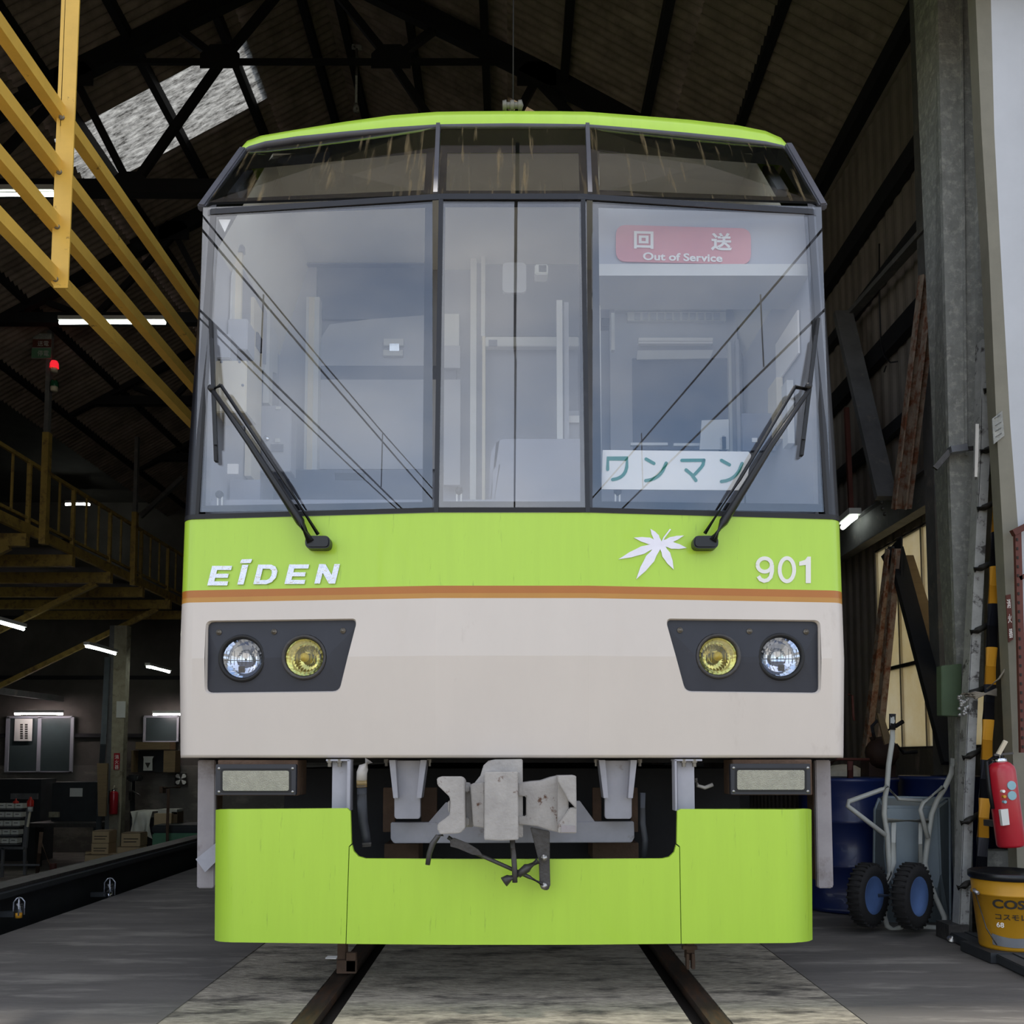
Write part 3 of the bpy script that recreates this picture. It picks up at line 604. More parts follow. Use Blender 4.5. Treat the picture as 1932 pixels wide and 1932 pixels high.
# brake hose
hp = [at(*c8(x, y), 3.68) for x, y in ((215, 140), (215, 200))]
hs = MB().tube([at(*c8(x, y), 3.68) for x, y in ((216, 215), (217, 300), (222, 390), (235, 460), (240, 505))], [.02, .02, .019, .018, .017], 12).build('air_hose', 'hose', train)
MB().tube([at(*c8(x, y), 3.68) for x, y in ((250, 90), (225, 125), (216, 150), (215, 190))], [.018, .02, .021, .021], 12).build('hose_elbow', 'pipe_white', hs)
MB().tube([at(*c8(x, y), 3.68) for x, y in ((215, 188), (216, 222))], .0215, 12).build('hose_clamp', 'brass', hs)
MB().tube([at(*c8(x, y), 3.66) for x, y in ((240, 495), (241, 515))], .0185, 12).build('hose_plug', 'steel_dark', hs)
MB().tube([at(*c8(x, y), 3.74) for x, y in ((1600, 250), (1600, 400), (1612, 480), (1608, 570))], .012, 8).build('thin_hose', 'hose', train)
m = MB(); m.tube([at(*c8(x, y), 3.8) for x, y in ((1860, 180), (1870, 215), (1905, 225), (1945, 210))], .008, 8); m.build('brake_pipe', 'pipe_white', train)
# side step plates and hanging tag
for x0, x1, x2, x3 in ((373, 406, 371, 405), (1538, 1567, 1543, 1573)):
    m = MB(); plate(m, [(x0, 1434), (x1, 1434), (x3, 1672), (x3-3, 1676), (x2+2, 1676), (x2, 1672)], 3.90, .03); m.build('step_plate', 'step_plate', train, .004)
ubox('step_stringer', 'rusty_brown', 1532, 1434, 1544, 1660, 3.97, .08); ubox('step_stringer', 'rusty_brown', 399, 1434, 408, 1560, 3.97, .08)
m = MB(); a = [at(x, y, 3.87) for x, y in ((369, 1621), (408, 1590), (408, 1625), (387, 1646))]; m.prism(a, (0, .004, 0)); m.build('bent_tag_plate', 'under_grey', train)
# rail guards
def guard(x0, x1, yb, blk):
    g = ubox('rail_guard', 'rusty_brown', x0, 1740, x1, yb, 3.98, .06, .002)
    for bx, y0, y1, x9 in blk: ubox('guard_block', 'rusty_brown', bx, y0, x9, y1, 3.955, .03, .002, g)
guard(637, 652, 1820, [(635, 1812, 1837, 672), (653, 1798, 1834, 671)]); guard(1295, 1311, 1812, [(1295, 1800, 1829, 1301), (1305, 1800, 1829, 1312), (1288, 1785, 1792, 1316)])
# wheelset and bogie seen dark below
for x in (-.72, .72):
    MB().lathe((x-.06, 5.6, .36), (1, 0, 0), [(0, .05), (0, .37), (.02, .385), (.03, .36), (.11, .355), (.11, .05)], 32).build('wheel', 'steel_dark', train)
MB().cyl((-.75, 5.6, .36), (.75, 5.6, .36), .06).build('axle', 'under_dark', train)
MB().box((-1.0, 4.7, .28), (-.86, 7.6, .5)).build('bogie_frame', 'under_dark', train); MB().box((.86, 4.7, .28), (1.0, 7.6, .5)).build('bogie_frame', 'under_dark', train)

# ---- driver's cab seen through the glass
YP = 4.95
def pbox(name, mt, x0, y0, x1, y1, Y, d, parent=train, bev=0):
    a, b = at(x0, y0, Y), at(x1, y1, Y); return MB().box((a.x, Y, a.z), (b.x, Y+d, b.z)).build(name, mt, parent, bev)
MB().box((-1.26, YP, 1.0), (1.26, YP+.03, 3.6)).build('cab_partition', 'cab_mid', train)
for s_ in (-1, 1): MB().box((1.27*s_, 3.84, 1.0), (1.29*s_, YP, 3.12)).build('cab_side_wall', 'cab_wall', train)
MB().box((-1.28, 3.75, 1.0), (1.28, YP, 1.3)).build('cab_floor', 'cab_dark', train)
MB().add([(-1.10, 4.08, 3.68), (1.10, 4.08, 3.68), (1.12, YP, 3.6), (-1.12, YP, 3.6), (-1.27, 3.86, 3.1), (1.27, 3.86, 3.1), (1.27, YP, 3.1), (-1.27, YP, 3.1)], [(0, 1, 2, 3), (0, 3, 7, 4), (1, 5, 6, 2)]).build('cab_ceiling', 'cab_ceiling', train)
MB().box((-1.26, 3.78, 1.3), (.2, 4.0, 1.98)).build('cab_console', 'cab_mid', train, .01); MB().box((.42, 3.78, 1.3), (1.26, 4.15, 1.95)).build('cab_console', 'cab_dark', train, .01)
# partition furniture
pn = pbox('upper_panel', 'cab_wall', 522, 430, 590, 1000, YP-.03, .03)
pbox('door_glass_upper', 'cab_dark', 600, 505, 800, 602, YP-.025, .02); m = MB(); plate(m, [(604, 640), (622, 612), (700, 602), (810, 594), (810, 690), (604, 690)], YP-.03, .02); m.build('seat_cover_panel', 'cab_wall', train)
pbox('door_band', 'cab_dark', 600, 690, 860, 716, YP-.03, .025); pbox('lower_door_panel', 'cab_wall', 600, 716, 868, 885, YP-.03, .025)
pbox('upper_rail', 'cab_light', 570, 486, 802, 498, YP-.06, .05); pbox('rail_edge', 'cab_dark', 570, 496, 802, 498, YP-.065, .05)
lt = pbox('door_latch', 'cab_light', 724, 639, 761, 652, YP-.05, .03); pbox('latch_knob', 'chrome', 735, 648, 753, 662, YP-.06, .03, lt); pbox('latch_plate', 'cab_light', 723, 660, 760, 671, YP-.055, .03, lt)
pbox('door_post', 'cab_light', 578, 560, 598, 888, YP-.09, .08); pbox('door_post_edge', 'cab_cream', 583, 560, 588, 888, YP-.095, .01)
pbox('cab_lower_strip', 'cab_dark', 505, 886, 800, 960, YP-.10, .08); pbox('recess_shade', 'marker_frame', 632, 892, 688, 905, YP-.105, .02)  # small dark plate stands in for the shade inside a recess
ck = pbox('relay_cabinet', 'cab_wall', 493, 765, 548, 890, 4.55, .12, bev=.004); MB().lathe(at(503, 828, 4.55), (0, -1, 0), [(0, .016), (.01, .015), (.012, .0005)], 14).build('cabinet_lock', 'chrome', ck)
pbox('cabinet_label', 'cab_dark', 511, 838, 534, 852, 4.544, .005, ck); pbox('cabinet_tag', 'cab_light', 520, 767, 530, 772, 4.544, .005, ck); pbox('cabinet_tag', 'cab_light', 519, 827, 528, 834, 4.544, .005, ck)
XWL, XWR = -1.262, 1.262
def wpoly(name, mt, poly, X, th=.012, parent=train):
    return MB().prism([atX(x, y, X) for x, y in poly], (-th if X > 0 else th, 0, 0)).build(name, mt, parent)
def wrect(name, mt, x0, y0, x1, y1, X, th=.012, parent=train):   # a rectangle on the side wall, edges level and upright
    a, b = atX(x0, y0, X), atX(x1, y0, X); zt = a.z; zb = atX(x0, y1, X).z
    return MB().box((X, a.y, zb), (X-th if X > 0 else X+th, b.y, zt)).build(name, mt, parent)
wpoly('side_window_frame', 'cab_light', [(432, 640), (436, 520), (452, 462), (522, 570), (520, 705), (470, 690)], XWL, .01)
wpoly('side_window_glass', 'cab_mid', [(440, 630), (444, 530), (455, 485), (510, 575), (508, 690), (470, 680)], XWL+.004, .01)
pbox('window_post', 'cab_cream', 438, 470, 454, 602, 4.06, .02); pbox('window_post_cap', 'cab_dark', 442, 462, 459, 474, 4.05, .03)
wrect('side_door_edge', 'cab_cream', 468, 560, 486, 905, XWL, .03); wrect('side_door_edge', 'cab_light', 499, 575, 506, 765, XWL, .03)
bx_ = pbox('equipment_box', 'cab_wall', 430, 601, 466, 660, 4.0, .12, bev=.004); pbox('equipment_box', 'cab_wall', 404, 630, 434, 676, 3.88, .10, bev=.004)
cb = pbox('breaker_box', 'cab_cream', 404, 680, 464, 778, 3.87, .16, bev=.004)
for px, py in ((418, 683), (452, 683), (458, 727)): MB().lathe(at(px, py, 3.87), (0, -1, 0), [(0, .006), (.004, .005), (.004, .0005)], 8).build('screw', 'cab_dark', cb)
wrect('cab_meter', 'under_dark', 471, 626, 480, 654, XWL, .04); pbox('emergency_label', 'sign_white', 429, 875, 449, 894, 3.95, .01); pbox('side_door_base', 'cab_mid', 434, 905, 490, 960, 4.05, .02)
# centre door poles
pbox('saloon_door_post', 'cab_light', 888, 440, 898, 950, YP-.1, .08); pbox('saloon_door_post', 'cab_light', 908, 462, 915, 634, YP-.12, .08); pbox('saloon_door_post', 'cab_cream', 910, 634, 915, 950, YP-.12, .08); pbox('saloon_door_gap', 'cab_mid', 898, 440, 910, 950, YP-.06, .04)
hb = pbox('grab_bar', 'cab_light', 916, 635, 1092, 653, YP-.12, .05, bev=.003); pbox('bar_socket', 'cab_dark', 922, 641, 938, 652, YP-.125, .01, hb)
pbox('door_pane_upper', 'cab_dark', 916, 470, 1092, 634, YP-.05, .03); pbox('door_pane_lower', 'cab_mid', 916, 653, 1092, 950, YP-.05, .03)
pbox('side_strip', 'cab_light', 838, 592, 866, 652, YP-.07, .03); pbox('side_strip', 'cab_wall', 838, 652, 868, 694, YP-.07, .03); pbox('side_strip', 'cab_wall', 838, 722, 868, 915, YP-.07, .03)
pbox('door_stile', 'cab_light', 1050, 566, 1062, 852, YP-.45, .04); pbox('door_stile', 'cab_wall', 1064, 570, 1074, 852, YP-.42, .2); pbox('stile_label', 'sign_white', 1073, 784, 1093, 797, YP-.3, .01); pbox('card_holder', 'cab_wall', 1073, 775, 1093, 850, YP-.28, .02)
cm = pbox('cab_camera', 'cab_light', 1009, 498, 1034, 517, YP-.5, .08, bev=.005); pbox('camera_lens', 'under_dark', 1017, 500, 1031, 512, YP-.505, .01, cm)
m = MB(); plate(m, roundpoly([(948, 495), (993, 495), (993, 552), (948, 552)], 10, 4), YP-.4, .02); m.build('cab_mirror', 'cab_wall', train)
m = MB(); plate(m, roundpoly([(926, 845), (945, 828), (1098, 828), (1098, 960), (922, 960)], [20, 10, 4, 2, 2], 4), YP-.7, .1); m.build('seat_back', 'cab_mid', train, .01)
m = MB(); plate(m, roundpoly([(930, 880), (950, 874), (1098, 872), (1098, 960), (928, 960)], [14, 8, 2, 2, 2], 4), YP-.74, .1); m.build('seat_cushion', 'cab_mid', train, .01)
# destination box behind the offside pane
db = pbox('destination_box', 'cab_wall', 1125, 388, 1545, 500, 3.85, .25, bev=.004); pbox('destination_ledge', 'cab_light', 1128, 498, 1538, 520, 3.84, .3)
a = roundpoly([(1162, 424), (1417, 431), (1417, 499), (1162, 493)], 20, 5); MB().prism([at(p.x, p.y, 3.842) for p in a], (0, .006, 0)).build('destination_blind', 'sign_pink', db)
def T3(x0, y0, x1, y1, Y): return (at(x0, y1, Y), at(x1, y1+(x1-x0)*.025, Y), at(x0, y0, Y))
text('blind_character', '回', T3(1196, 436, 1233, 469, 3.839), 'sign_white', db, .03); text('blind_character', '送', T3(1341, 439, 1381, 473, 3.839), 'sign_white', db, .03)
text('blind_lettering', 'Out of Service', T3(1213, 476, 1363, 491, 3.839), 'sign_white', db, .03)
# offside: arch, saloon door window, papers
arch = [(1125, 538), (1250, 536), (1340, 540), (1400, 549), (1438, 560), (1438, 500), (1125, 500)]
m = MB(); plate(m, arch, YP-.35, .02); m.build('cab_arch', 'cab_wall', train)
pbox('saloon_window_frame', 'cab_wall', 1150, 560, 1395, 870, YP-.06, .03); pbox('saloon_window', 'cab_dark', 1193, 676, 1376, 848, YP-.07, .02)
pbox('saloon_lintel', 'cab_light', 1160, 578, 1370, 586, YP-.09, .04); pbox('saloon_vent', 'cab_light', 1184, 588, 1370, 605, YP-.09, .03)
for k in range(11): pbox('vent_slot', 'cab_wall', 1197+k*15, 590, 1208+k*15, 603, YP-.095, .008)
pbox('saloon_rail', 'sign_white', 1205, 637, 1345, 643, YP-.12, .03); pbox('saloon_rail', 'sign_white', 1205, 644.5, 1345, 648, YP-.12, .03); m = MB(); plate(m, [(1201, 678), (1203, 661), (1346, 660), (1340, 676)], YP-.1, .01); m.build('saloon_blind', 'cab_light', train)
pbox('saloon_post', 'cab_light', 1374, 645, 1383, 870, YP-.1, .04); pbox('saloon_post', 'cab_wall', 1388, 640, 1398, 870, YP-.1, .04); pbox('switch_panel', 'cab_dark', 1400, 780, 1465, 850, 4.3, .03); pbox('switch_label', 'sign_white', 1419, 826, 1429, 834, 4.295, .01)
wrect('notice_sheet', 'sign_white', 1466, 650, 1509, 727, XWR, .008); wrect('offside_post', 'cab_cream', 1460, 735, 1477, 850, XWR, .03); wrect('offside_post', 'cab_light', 1487, 730, 1497, 850, XWR, .03)
m = MB(); plate(m, [(1320, 848), (1324, 793), (1375, 791), (1375, 848)], 4.35, .006); m.build('timetable_card', 'cab_light', train); pbox('master_controller', 'under_dark', 1359, 820, 1374, 850, 4.34, .05, bev=.01)
for k in range(2): pbox('desk_edge', 'cab_light', 1190+k*81, 835+k, 1260+k*70, 840+k, 4.4, .02)
pbox('door_edge_strip', 'cab_light', 1131, 555, 1135, 910, 4.1, .015); pbox('ceiling_strip', 'cab_light', 1127, 262, 1131, 350, 4.02, .01)
pbox('door_lever', 'cab_light', 1153, 590, 1160, 660, 4.6, .03); pbox('cab_valve', 'under_dark', 1135, 600, 1150, 615, 4.5, .05)
# triangle marker and three wiper-drive knobs behind the glass
m = MB(); m.prism([F(x, y, -.016) for x, y in ((412, 414), (435, 414), (424, 438))], (0, .002, 0)); m.build('triangle_sticker', 'sign_white', train)
for px, py in ((415, 934), (866, 927), (1165, 928)):
    k_ = MB().lathe(F(px, py, -.06), (0, -1, 0), [(0, .016), (.012, .016), (.014, .0005)], 14).build('glass_knob', 'rubber', train)
    for dx in (-4, 4): MB().bar(F(px+dx, py+2, -.055), F(px+dx, py+22, -.055), .006, .006).build('knob_stem', 'cab_light', k_)
# pillar braces behind the raked windows
for a, b in (((470, 330), (440, 372)), ((1448, 322), (1475, 366))):
    MB().bar(at(a[0], a[1], 4.2), at(b[0], b[1], 4.0), .05, .04).build('pillar_brace', 'cab_dark', train)
# one-man board hung inside the pane
ob = thing('one_man_board', F(1270, 925, -.03), 'white board with four green katakana characters hung behind the windscreen', 'sign board')
Bq = [(1137, 849), (1412, 852), (1417, 858), (1407, 925), (1135, 923)]
MB().prism([F(x, y, -.035) for x, y in Bq], (0, .006, 0)).build('board', 'sign_white', ob)
c4 = q(1090, 360, 3.115)
KA = [[[(176, 1637), (178, 1573), (290, 1573), (288, 1625), (262, 1675), (205, 1697)]],
      [[(402, 1576), (448, 1602)], [(520, 1600), (500, 1645), (460, 1685), (400, 1703)]],
      [[(612, 1584), (742, 1583)], [(742, 1582), (738, 1600), (728, 1622), (688, 1666)], [(637, 1640), (668, 1665), (695, 1702)]],
      [[(845, 1584), (892, 1610)], [(966, 1602), (948, 1645), (905, 1690), (845, 1708)]]]
def smooth(p, n=5):
    P = [Vector(a) for a in p]
    if len(P) < 4: return P
    out = P[:-3]
    a, b, c_ = P[-3], P[-2], P[-1]
    for k in range(n+1):
        t = k/n; out.append(a*(1-t)**2+(b*2-(a+c_)*.5)*2*t*(1-t)+c_*t*t)
    return out
for ch in KA:
    m = MB()
    for st in ch: m.prism([F(*c4(*p), -.033) for p in stroke(smooth(st), 19)], (0, .0012, 0))
    m.build('katakana_character', 'sign_green', ob)

# ------------------------------------------------------------------ SETTING
XR, XL, YF, YB = 3.0, -7.2, 4.35, 20.0
ZE, XRG, ZRG = 6.5, -2.1, 9.4
XP, ZP = -2.63, -1.1          # edge of the upper floor, level of the workshop floor
fl = thing('floor', (0, 0, 0), 'grey concrete shed floor with two flush rails', 'floor', kind='structure')
def slab(mt, x0, x1, y0, y1, z=0.0, d=.25): return MB().box((x0, y0, z-d), (x1, y1, z)).build('concrete_slab', mt, fl)
G = .7175
for y0, y1 in ((2.1, 20.0),):
    slab('concrete_smooth', XP, -1.22, y0, y1); slab('concrete_smooth', 1.225, 6.0, y0, y1, -.004)
    slab('concrete_rough', -1.22, -G-.045, y0, y1, -.004); slab('concrete_rough', G+.045, 1.22, y0, y1, -.004)
    slab('concrete_rough', -G+.10, G-.10, y0, y1, -.002)
MB().box((-G-.1, 2.1, -.3), (G+.1, 20, -.07)).build('flangeway_bed', 'groove', fl)
MB().box((-30, -70, -.3), (30, 2.1, -.02)).build('yard_ground', 'ground_out', fl)
ps = [-.28, -.02]
for s_, lab in ((-1, 'worn steel rail set in the floor on the air hose side of the coupler'), (1, 'worn steel rail set in the floor on the maple leaf side of the coupler')):
    m = MB(); x = s_*G
    pr = [(-.036, 0), (.036, 0), (.036, -.03), (.01, -.045), (.01, -.11), (.06, -.125), (.06, -.14), (-.06, -.14), (-.06, -.125), (-.01, -.11), (-.01, -.045), (-.036, -.03)]
    m.prism([(x+i, -60, j) for i, j in pr], (0, 78, 0)); single('rail', m, 'steel_rail', lab, 'rail', kind='structure')
MB().box((-14, 2.1, ZP-.2), (XP, 22, ZP)).build('workshop_floor', 'concrete_smooth', fl)
MB().box((XP, 2.1, ZP), (XP+.2, 20, -.1)).build('pit_wall', 'concrete_smooth', fl)
MB().box((-14, 1.9, ZP-.2), (XP, 2.1, -.02)).build('pit_end', 'concrete_smooth', fl)

# ceiling: corrugated sheets, purlins, trusses
ce = thing('ceiling', (XRG, 4, ZE), 'dark corrugated pitched shed roof on steel trusses', 'ceiling', kind='structure')
def slope(x): return ZRG-(ZRG-ZE)*((x-XRG)/(XR-XRG) if x > XRG else (XRG-x)/(XRG-XL))
def sheet(x0, x1, y0, y1, n=9, dz=0):
    rows = []
    for x in (x0, x1):
        rows.append([Vector((x, y0+(y1-y0)*k/(n*4), slope(x)+dz+.022*math.sin(k*math.pi/2))) for k in range(n*4+1)])
    return rows
NS = 17; dy = (YB-YF+.4)/NS
SKY = {}
def skyq(px): return [atplane(x, y, (XRG, 0, ZRG), Vector(((ZRG-ZE)/(XR-XRG), 0, 1)) if px == 'r' else Vector((-(ZRG-ZE)/(XRG-XL), 0, 1))) for x, y in SKP[px]]
SKP = {'l': [(140, 235), (470, 88), (505, 205), (200, 335)], 'r': [(958, 155), (1075, 205), (1075, 225), (962, 200)]}
sl = skyq('l'); sr = skyq('r')
SXL = (min(p.x for p in sl), max(p.x for p in sl)); 
def addsheets(xa, xb, rows, side):
    XX = [XRG, -2.95, -5.0, xb] if side == 'l' else [XRG, -.05, 1.6, xb]
    for r in range(rows):
        x0, x1 = XX[r], XX[r+1]
        for k in range(NS):
            y0 = YF-.28+k*dy; yield r, k, x0, x1, y0, y0+dy
sky_cells = {('l', 1, 6), ('r', 1, 6)}
for side, xb in (('l', XL-.3), ('r', XR+.35)):
    first = {}
    for r, k, x0, x1, y0, y1 in addsheets(XRG, xb, 3, side):
        isky = (side, r, k) in sky_cells
        z0 = Vector((x0, y0, 0)); mt = ('skylight' if side == 'l' else 'skylight_warm') if isky else 'roof_sheet'
        if (r, mt) in first:
            link('skylight_sheet' if isky else 'roof_sheet', first[(r, mt)], ce, (x0, y0, slope(x0)))
        else:
            m = MB().grid(sheet(x0, x1+(.06 if x1 > x0 else -.06), y0, y1, dz=-.05*r)); o = m.build('skylight_sheet' if isky else 'roof_sheet', mt, ce, loc=(x0, y0, slope(x0))); first[(r, mt)] = o.data
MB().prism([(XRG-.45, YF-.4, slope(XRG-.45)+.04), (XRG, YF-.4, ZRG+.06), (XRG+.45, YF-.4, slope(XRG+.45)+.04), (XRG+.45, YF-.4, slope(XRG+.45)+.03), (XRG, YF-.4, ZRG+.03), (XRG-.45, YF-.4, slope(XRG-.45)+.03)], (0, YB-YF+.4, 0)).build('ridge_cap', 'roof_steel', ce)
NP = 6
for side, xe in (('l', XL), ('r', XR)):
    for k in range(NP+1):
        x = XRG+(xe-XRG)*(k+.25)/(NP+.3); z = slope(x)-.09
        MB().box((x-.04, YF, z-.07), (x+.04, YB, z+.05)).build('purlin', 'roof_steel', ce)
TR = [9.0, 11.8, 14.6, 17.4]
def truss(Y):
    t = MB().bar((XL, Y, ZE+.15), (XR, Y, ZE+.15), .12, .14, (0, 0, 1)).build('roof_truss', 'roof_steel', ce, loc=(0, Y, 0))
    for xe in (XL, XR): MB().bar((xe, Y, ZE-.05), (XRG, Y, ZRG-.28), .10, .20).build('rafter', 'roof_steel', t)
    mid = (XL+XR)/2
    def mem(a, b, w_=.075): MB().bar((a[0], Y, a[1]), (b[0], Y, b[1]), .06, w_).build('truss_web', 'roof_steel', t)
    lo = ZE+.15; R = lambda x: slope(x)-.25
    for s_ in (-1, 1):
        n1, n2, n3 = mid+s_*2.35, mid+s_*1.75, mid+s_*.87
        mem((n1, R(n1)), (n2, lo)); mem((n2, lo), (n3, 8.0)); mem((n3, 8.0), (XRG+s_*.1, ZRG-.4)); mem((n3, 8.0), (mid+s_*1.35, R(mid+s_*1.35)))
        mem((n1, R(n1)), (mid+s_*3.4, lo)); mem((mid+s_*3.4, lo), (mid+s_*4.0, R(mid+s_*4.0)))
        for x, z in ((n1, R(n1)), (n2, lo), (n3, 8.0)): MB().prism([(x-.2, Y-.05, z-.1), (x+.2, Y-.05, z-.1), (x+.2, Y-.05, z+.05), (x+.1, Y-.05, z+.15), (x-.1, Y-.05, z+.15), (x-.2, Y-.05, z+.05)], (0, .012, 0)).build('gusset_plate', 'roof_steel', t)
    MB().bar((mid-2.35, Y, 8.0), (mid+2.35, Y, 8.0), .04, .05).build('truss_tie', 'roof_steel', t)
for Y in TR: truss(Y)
# walls
wb = thing('wall_back', (-5, YB, ZP), 'dark sheet metal back wall of the workshop', 'wall', kind='structure')
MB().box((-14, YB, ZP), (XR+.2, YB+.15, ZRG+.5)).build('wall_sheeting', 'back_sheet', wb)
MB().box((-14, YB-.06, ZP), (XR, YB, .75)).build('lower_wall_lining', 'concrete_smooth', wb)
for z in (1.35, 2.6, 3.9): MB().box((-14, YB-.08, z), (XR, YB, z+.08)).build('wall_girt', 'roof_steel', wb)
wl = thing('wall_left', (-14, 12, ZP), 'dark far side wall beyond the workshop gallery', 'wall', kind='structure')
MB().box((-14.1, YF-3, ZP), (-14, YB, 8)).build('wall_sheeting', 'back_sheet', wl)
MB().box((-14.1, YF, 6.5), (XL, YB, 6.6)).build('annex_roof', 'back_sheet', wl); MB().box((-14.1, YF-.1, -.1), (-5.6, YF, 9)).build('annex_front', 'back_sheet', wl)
# right wall with window opening
WY0, WY1, WZ0, WZ1 = 5.9, 7.6, .98, 2.62
wr = thing('wall_right', (XR, 10, 0), 'dark ribbed sheet side wall with steel framing beside the drums', 'wall', kind='structure')
def wallbox(y0, y1, z0, z1, mt='wall_sheet', nm='wall_sheeting', x0=XR, x1=XR+.06):
    return MB().box((x0, y0, z0), (x1, y1, z1)).build(nm, mt, wr)
def ribbed(y0, y1, z0, z1):
    n = max(2, int((y1-y0)/.04)); m = MB()
    r = [[Vector((XR+(.012 if (k % 4) < 2 else 0), y0+(y1-y0)*k/n, z)) for k in range(n+1)] for z in (z0, z1)]
    m.grid(r, False); return m.build('wall_sheeting', 'wall_sheet', wr, thick=.004)
ribbed(YF+.2, WY0, 0, ZE); ribbed(WY1, 12.5, 0, ZE); ribbed(WY0, WY1, WZ1, ZE); ribbed(12.5, YB, 0, ZE)
wallbox(WY0, WY1, 0, WZ0, 'concrete_smooth', 'wall_sill')
wallbox(YF, YB, ZE-.3, ZE+.1, 'wall_sheet', 'eaves_girder', XR-.02, XR+.04)
wn = thing('window_1', (XR, (WY0+WY1)/2, WZ0), 'bright cream frosted side window behind the diagonal braces', 'window', kind='structure')
np_ = 4
for k in range(np_):
    for r, (z0, z1) in enumerate(((WZ0, 1.62), (1.62, WZ1))):
        y0 = WY0+(WY1-WY0)*k/np_; MB().box((XR+.03, y0+.012, z0+.012), (XR+.036, y0+(WY1-WY0)/np_-.012, z1-.012)).build('pane', 'frosted', wn)
for k in range(np_+1): y0 = WY0+(WY1-WY0)*k/np_; MB().box((XR+.015, y0-.014, WZ0), (XR+.05, y0+.014, WZ1)).build('sash_bar', 'cab_cream', wn)
for z in (WZ0, 1.62, WZ1): MB().box((XR+.01, WY0, z-.014), (XR+.05, WY1, z+.014)).build('sash_rail', 'steel_dark', wn)
# side wall framing members
def fr(name, mb, mt, bev=0): return mb.build(name, mt, wr, bev)
def WX(px, py, X=XR-.05): return atX(px, py, X)
XI = XR-.10
gz0 = 2.62
m = MB().ibeam((XI, YF+.1, 2.78), (XI, YB, 2.78), .10, .26); fr('wall_girt', m, 'beam_grey')
for z in (4.15, 5.35): fr('wall_girt', MB().box((XR-.08, YF+.1, z-.08), (XR-.01, YB, z+.08)), 'roof_steel')
for z in (3.45, 4.75): fr('wall_girt', MB().box((XR-.07, YF+.1, z-.05), (XR-.01, YB, z+.05)), 'brace_dark')
# eaves side lattice and knee brace
fr('eaves_girder', MB().box((XR-.12, YF, ZE-.25), (XR-.02, YB, ZE-.1)), 'roof_steel')
for k in range(5):
    y = 6.2+2.8*k; fr('wall_post', MB().box((XR-.16, y-.07, 0), (XR-.01, y+.07, ZE)), 'beam_grey')
    if k: fr('knee_brace', MB().bar((XR-.2, y, 4.6), (XR-1.6, y, ZE-.15), .10, .12), 'roof_steel')
def brace(name, a, b, Xa, w_, mt, d=.05):
    return fr(name, MB().bar(atX(*a, Xa), atX(*b, Xa), d, w_, (1, 0, 0)), mt)
X2 = XR-.22
brace('diagonal_brace', (1590, 590), (1672, 940), X2, .15, 'beam_grey'); brace('diagonal_brace', (1688, 1035), (1795, 1440), X2, .11, 'brace_dark'); brace('timber_brace', (1712, 1050), (1800, 1330), XR-.06, .08, 'plywood', .03)
brace('diagonal_brace', (1590, 610), (1760, 420), XR-.14, .08, 'beam_grey', .04)
for dx in (-9, 10):
    m = MB().angle(atX(1742+dx, 520, X2-.08), atX(1690+dx, 960, X2-.08), .07, .01, (1, 0, 0)); fr('rusty_angle_brace', m, 'rust_angle')
    m = MB().angle(atX(1676+dx*.7, 1035, X2-.08), atX(1634+dx*1.1, 1430, X2-.08), .07, .01, (1, 0, 0)); fr('rusty_angle_brace', m, 'rust_angle')
m = MB(); m.prism([atX(x, y, X2-.02) for x, y in ((1662, 1050), (1700, 1012), (1700, 1095), (1680, 1085))], (.012, 0, 0)); fr('gusset_plate', m, 'brace_dark')
for px, py in ((1686, 1034), (1689, 1048), (1692, 1057), (1664, 948), (1666, 960), (1670, 970)):
    fr('rivet', MB().lathe(atX(px, py, X2-.03), (-1, 0, 0), [(0, .016), (.012, .012), (.016, .0005)], 8), 'steel_dark')
brace('rusty_pipe', (1597, 770), (1606, 970), X2, .035, 'red_rust', .035)
# front wall above the opening (behind the camera's upper edge) and right-hand return
wf = thing('wall_front', (0, YF, ZE), 'gable wall over the shed opening', 'wall', kind='structure')
MB().prism([(XL-.3, YF, 4.95), (XR+.35, YF, 4.95), (XR+.35, YF, ZE), (XRG, YF, ZRG+.1), (XL-.3, YF, ZE)], (0, -.12, 0)).build('gable_sheeting', 'wall_sheet', wf)
MB().box((XR-.05, YF-.12, -.05), (9, YF, 6.5)).build('front_return', 'wall_sheet', wf)
MB().box((-7.5, YF-.12, ZP), (-5.4, YF, 4.95)).build('front_return', 'wall_sheet', wf)

# ------------------------------------------------------------------ RIGHT SIDE THINGS
# main column: tall grey post at the doorway
YCOL = 4.95
col = thing('steel_column', at(1818, 1765, YCOL), 'thick mottled grey doorway column beside the pale sliding door', 'column')
m = MB(); f0 = [at(1766, -40, YCOL), at(1852, -40, YCOL), at(1832, 1770, YCOL), at(1812, 1770, YCOL)]
m.prism([at(1768, -40, YCOL), at(1856, -40, YCOL), at(1846, 900, YCOL), at(1838, 1300, YCOL), at(1834, 1768, YCOL), at(1806, 1768, YCOL), at(1806, 1300, YCOL), at(1792, 900, YCOL)], (0, .03, 0)); m.build('front_plate', 'column_grey', col)
a = [at(1768, -40, YCOL), at(1792, 900, YCOL), at(1806, 1300, YCOL), at(1806, 1768, YCOL)]; b = [at(1722, -40, YCOL+.30), at(1763, 900, YCOL+.30), at(1786, 1300, YCOL+.30), at(1801, 1768-20, YCOL+.3)]
m = MB(); m.add(a+b, [(0, 1, 5, 4), (1, 2, 6, 5), (2, 3, 7, 6)]); m.build('side_plate', 'column_grey', col)
MB().bar(at(1812, -40, YCOL-.004), at(1822, 860, YCOL-.004), .012, .02, (0, 1, 0)).build('column_seam', 'column_grey', col)
